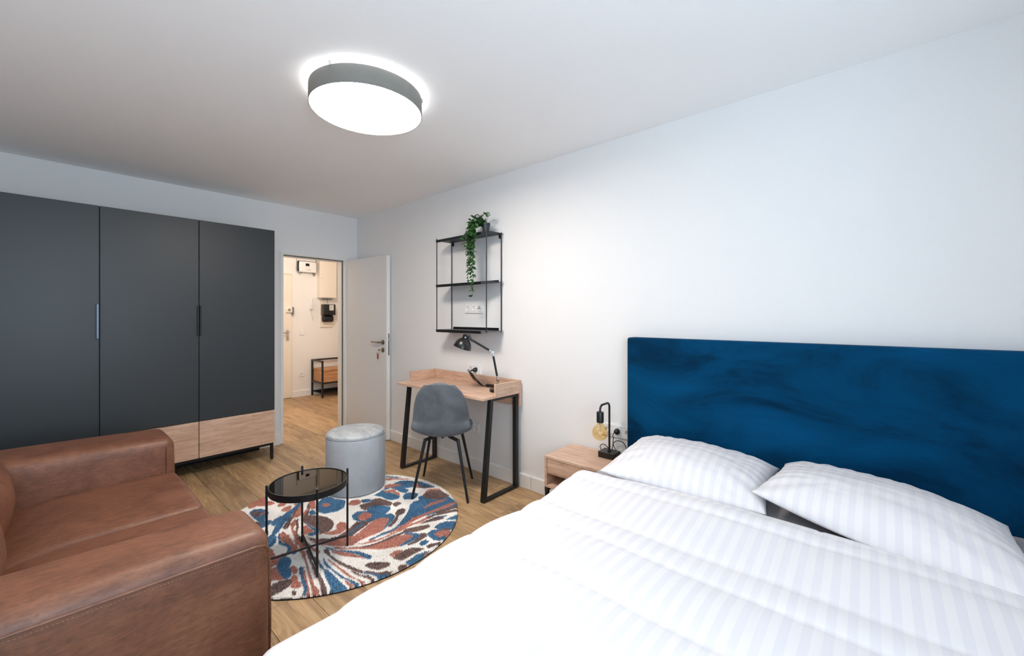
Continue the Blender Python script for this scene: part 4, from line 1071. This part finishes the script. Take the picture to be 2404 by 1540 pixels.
# duvet: a quilt over the mattress, hanging over the side and the foot
du = thing('duvet', (1.05, 0.22, 0.55), 'white striped duvet spread over the whole bed', 'duvet')
def duvet():
    prof = []           # across the bed: distance along the cloth -> (y, z offset)
    top0, top1 = BY0-0.01, BY1-0.040
    hang = 0.22; rad = 0.055; st_ = 0.013
    def cross(sv):      # sv: signed arclength measured from the centre line
        yc = (top0+top1)/2; hw = (top1-top0)/2-0.02
        a = abs(sv); sg = 1 if sv > 0 else -1
        if a < hw: return yc+sg*a, 0.0, 0.0
        b = a-hw; q = rad*math.pi/2
        if b < q:
            t = b/rad; return yc+sg*(hw+rad*math.sin(t)), -rad*(1-math.cos(t)), t/(math.pi/2)
        return yc+sg*(hw+rad+0.10*(b-q)), -rad-(b-q), 1.0
    total = (top1-top0)/2-0.02+rad*math.pi/2+hang
    ns_ = int(2*total/st_); xs = []
    x = 0.30
    head = 1.800
    nx = int((head-0.30)/0.011)
    cre = [1.745, 1.655, 1.39, 1.262, 1.005, 0.76, 0.52]
    mb = MB(); stv = []; ids = {}
    def height(x, y, sv):
        z = 0.566
        # crowned panels between packing creases
        for a, b in zip(cre[1:], cre):
            if a <= x < b:
                t = (x-a)/(b-a); z += 0.014*(max(0.0, math.sin(math.pi*t))**0.45)*(0.75 if b-a < 0.15 else 1.0)
        z += 0.026*math.exp(-((x-1.70)/0.15)**2)*(1-0.55*min(1, max(0, y-0.5)/0.4))
        z += 0.016*nz(x, y, 0.3, 2.1)+0.006*nz(x*1.0, y*0.6, 1.7, 6.0)
        z -= 0.004*math.exp(-((y-0.135-0.01*nz(x, 0, 3, 4))/0.006)**2)
        # drag folds near the left edge
        z += 0.010*max(0, (sv-0.45))*math.sin(9*x+6*nz(x, y, 4, 1.5)+4*sv)
        return z
    for i in range(nx+5):
        if i <= nx: xx = 0.30+(head-0.30)*i/nx; drop = 0.0
        else: xx = head+[0.008, 0.011, 0.008, 0.0][i-nx-1]; drop = [0.006, 0.016, 0.026, 0.034][i-nx-1]
        for j in range(ns_+1):
            sv = -total+2*total*j/ns_
            y, dz, side = cross(sv)
            hk = max(0.0, (xx-1.2)/0.6)
            hx_ = xx+hk*(0.012-0.075*max(0, -(y-0.05))-0.17*max(0, y-0.55))
            if sv > 0.3: hx_ += 0.0
            z = height(hx_, y, sv)+dz
            wv = 0.016*side*(nz(hx_*2.2, 0.3, 2.0, 2.0)+0.6*math.sin(7*hx_+2))
            y += wv*(1 if sv > 0 else -1)
            # the foot end rounds down
            if xx < 0.36:
                t = (0.36-xx)/0.06; z -= 0.05*t*t
            z = max(z, 0.545 if side < 0.05 else z) if i <= nx else z-drop
            ids[(i, j)] = mb.bm.verts.new((hx_, y, z)); stv.append(y)
    for i in range(nx+4):
        for j in range(ns_): mb.bm.faces.new((ids[(i, j)], ids[(i+1, j)], ids[(i+1, j+1)], ids[(i, j+1)]))
    o = mb.build('duvet_cover', M_linen, du, angle=180)
    add_stripe(o, lambda i, v: stv[i])
    return o
duvet()

# ================================================================== hallway
d2 = struct(thing('door_2', (2.20, YH, 0), None, None))
MB().box(1.75, 2.660, YH-0.030, YH-0.001, 0.006, 2.008, 0.002).build('door_leaf', M_vdkdoor, d2)
MB().box(2.663, 2.681, YH-0.022, YH, 0, 2.034).box(1.72, 2.663, YH-0.022, YH, 2.014, 2.034).build('door_frame', M_vdkdoor, d2, smooth=False)
MB().box(2.577, 2.618, YH-0.040, YH-0.0305, 0.935, 1.103, 0.003).build('handle_plate', M_chrome, d2)
MB().tube([(2.602, YH-0.038, 1.068), (2.602, YH-0.085, 1.068), (2.585, YH-0.092, 1.068), (2.480, YH-0.092, 1.068)], 0.008, 10).build('door_handle', M_chrome, d2)
MB().lathe([(0, 0), (0.010, 0), (0.010, 0.010), (0, 0.010)], (2.598, YH-0.0405, 0.985), 14, (0, -1, 0)).build('lock_cylinder', M_brass, d2)
lk = MB().box(2.572, 2.660, YH-0.065, YH-0.0305, 1.393, 1.472, 0.004, 2).build('lock_box', M_plas, d2)
MB().lathe([(0, 0), (0.020, 0), (0.018, 0.022), (0, 0.024)], (2.610, YH-0.0655, 1.437), 20, (0, -1, 0)).build('lock_knob', M_brass, lk)
MB().box(2.664, 2.690, YH-0.060, YH-0.0225, 1.352, 1.480, 0.003).build('strike_box', M_plasd, d2)

dv = thing('inverter_box', (2.90, YH-0.05, 2.05), 'white wall device with small dark screen and black back high above the entrance door', 'device')
MB().box(2.752, 3.050, YH-0.055, YH-0.001, 2.075, 2.252, 0.02, 3).build('back_housing', M_blackp, dv)
MB().box(2.764, 3.036, YH-0.082, YH-0.0555, 2.062, 2.240, 0.012, 3).build('front_cover', M_plas, dv)
MB().box(2.862, 2.922, YH-0.084, YH-0.0822, 2.165, 2.208).build('screen', M_screen, dv, smooth=False)
mb = MB()
for i in range(8): mb.box(2.862+i*0.004, 2.864+i*0.004, YH-0.0832, YH-0.0822, 2.112-abs(i-2)*0.003, 2.117-abs(i-2)*0.003)
for a, b in ((0.905, 0.0), (0.915, 0.006), (0.922, 0.011), (0.912, 0.0), (0.922, 0.0), (0.928, 0.004)): mb.box(2+a, 2+a+0.007, YH-0.0832, YH-0.0822, 2.096+b, 2.102+b)
mb.build('emblem', M_plasd, dv, smooth=False, kind='stuff')
MB().tube(spline([(2.800, YH-0.05, 2.064), (2.800, YH-0.05, 2.045), (2.785, YH-0.045, 2.035), (2.762, YH-0.030, 2.055), (2.742, YH-0.020, 2.10), (2.746, YH-0.012, 2.17), (2.748, YH-0.006, 2.25), (2.75, YH-0.004, 2.34)], 6), 0.0035, 6).build('cable', M_plasd, dv)
MB().tube([(2.801, YH-0.05, 2.075), (2.801, YH-0.05, 2.046)], 0.007, 10).build('cable_gland', M_blackp, dv)
MB().tube([(3.000, YH-0.05, 2.075), (3.000, YH-0.05, 2.028)], 0.007, 10).build('cable_gland', M_blackp, dv)
MB().tube(spline([(3.000, YH-0.05, 2.030), (3.004, YH-0.05, 2.018), (3.018, YH-0.048, 2.022), (3.032, YH-0.045, 2.06), (3.044, YH-0.04, 2.15), (3.052, YH-0.03, 2.24), (3.062, YH-0.02, 2.32), (3.066, YH-0.01, 2.45)], 6), 0.005, 8).build('cable', M_blackp, dv)

mc = thing('meter_cabinet', (3.22, YH-0.07, 1.64), 'tall white cabinet box hung on the hallway wall above the black meter', 'cabinet')
MB().box(3.080, 3.362, YH-0.136, YH-0.001, 1.645, 2.42, 0.003).build('body', M_vdkdoor, mc)
MB().box(3.090, 3.352, YH-0.142, YH-0.1365, 1.655, 2.41, 0.002).build('door', M_vdkdoor, mc)
MB().lathe([(0, 0), (0.006, 0), (0.006, 0.002), (0, 0.002)], (3.105, YH-0.1422, 1.98), 12, (0, -1, 0)).build('lock', M_plasd, mc)
MB().box(3.16, 3.34, YH-0.030, YH-0.018, 1.622, 1.634).tube([(3.235, YH-0.05, 1.645), (3.235, YH-0.06, 1.56)], 0.006, 8).build('conduit', M_plasd, mc, smooth=False)
em = thing('electricity_meter', (3.22, YH-0.06, 1.2), 'black electricity meter with white counter label on a cream board in the hallway', 'meter')
MB().box(3.129, 3.344, YH-0.022, YH-0.001, 1.140, 1.600, 0.002).build('meter_board', M_vdkdoor, em)
MB().box(3.138, 3.336, YH-0.150, YH-0.0225, 1.350, 1.535, 0.006, 2).build('housing', M_blackp, em)
q = MB().box(3.140, 3.330, YH-0.110, YH-0.0225, 1.232, 1.349, 0.03, 3).build('terminal_cover', M_blackp, em)
lb = MB().box(3.226, 3.300, YH-0.1525, YH-0.1502, 1.432, 1.525).build('counter_label', M_lab, em, smooth=False)
mb = MB()
for z, w in ((1.502, 0.050), (1.488, 0.012), (1.470, 0.046), (1.448, 0.030)):
    n_ = max(1, int(w/0.0085))
    for i in range(n_): mb.box(3.236+i*0.0085, 3.242+i*0.0085, YH-0.1536, YH-0.1526, z, z+0.007)
mb.build('counter_digits', M_blackp, lb, smooth=False, kind='stuff')
MB().lathe([(0, 0), (0.004, 0), (0.004, 0.006), (0, 0.006)], (3.225, YH-0.1105, 1.245), 10, (0, -1, 0)).build('seal', M_red, em)
ic = thing('intercom', (2.985, YH-0.02, 1.54), 'white intercom handset with curled cord on the hallway wall', 'intercom')
MB().box(2.957, 3.012, YH-0.030, YH-0.001, 1.440, 1.632, 0.005, 2).build('base', M_plas, ic)
MB().box(2.946, 2.974, YH-0.062, YH-0.0305, 1.446, 1.642, 0.010, 3).build('handset', M_plas, ic)
MB().lathe([(0, 0), (0.004, 0), (0.004, 0.001), (0, 0.001)], (2.995, YH-0.0302, 1.612), 10, (0, -1, 0)).build('button', M_plasd, ic)
cd = []
for i in range(220):
    t = i/219; a = 2*math.pi*26*t
    cx_ = 2.964+0.030*math.sin(math.pi*t)*(1 if t < 0.5 else 1)+0.012*t; cz = 1.446-0.155*math.sin(math.pi*t)
    cd.append((cx_+0.005*math.cos(a), YH-0.035+0.005*math.sin(a), cz))
MB().tube(cd, 0.0014, 5).build('curled_cord', M_plas, ic)
# bench
hb_ = thing('hall_bench', (3.43, 6.90, 0), 'black metal frame bench with an oak box and shoe rack in the hallway', 'bench')
x0, x1, y0, y1, zt_ = 2.972, 3.87, 6.690, 7.100, 0.606
q = 0.0125
fr_ = MB()
for x in (x0+q, x1-q):
    for y in (y0+q, y1-q): MB().box(x-q, x+q, y-q, y+q, 0, zt_).build('leg', M_black, hb_, smooth=False)
    fr_.box(x-q, x+q, y0+2*q, y1-2*q, zt_-2*q, zt_).box(x-q, x+q, y0+2*q, y1-2*q, 0.226, 0.249)
for y in (y0+q, y1-q):
    if y > 7: fr_.box(x0+2*q, x1-2*q, y-q, y+q, zt_-2*q, zt_)
    fr_.box(x0+2*q, x1-2*q, y-q, y+q, 0.226, 0.249)
fr_.build('frame', M_black, hb_, smooth=False)
MB().box(x0+0.028, x1-0.028, y0+0.006, y1-0.006, 0.2495, 0.428, 0.001).build('box', M_oakH, hb_, smooth=False)
MB().box(x0+0.026, x1-0.026, y0+0.002, y1-0.002, 0.432, 0.456, 0.001).build('lid', M_oakH, hb_, smooth=False)
mb = MB()
for y in (y0+q, y1-q): mb.box(x0+2*q, x1-2*q, y-0.006, y+0.006, 0.060, 0.078)
for i in range(6):
    y = y0+0.06+i*0.058; mb.tube([(x0+q, y, 0.069), (x1-q, y, 0.069)], 0.0055, 6)
mb.build('shoe_rack', M_black, hb_, smooth=False)
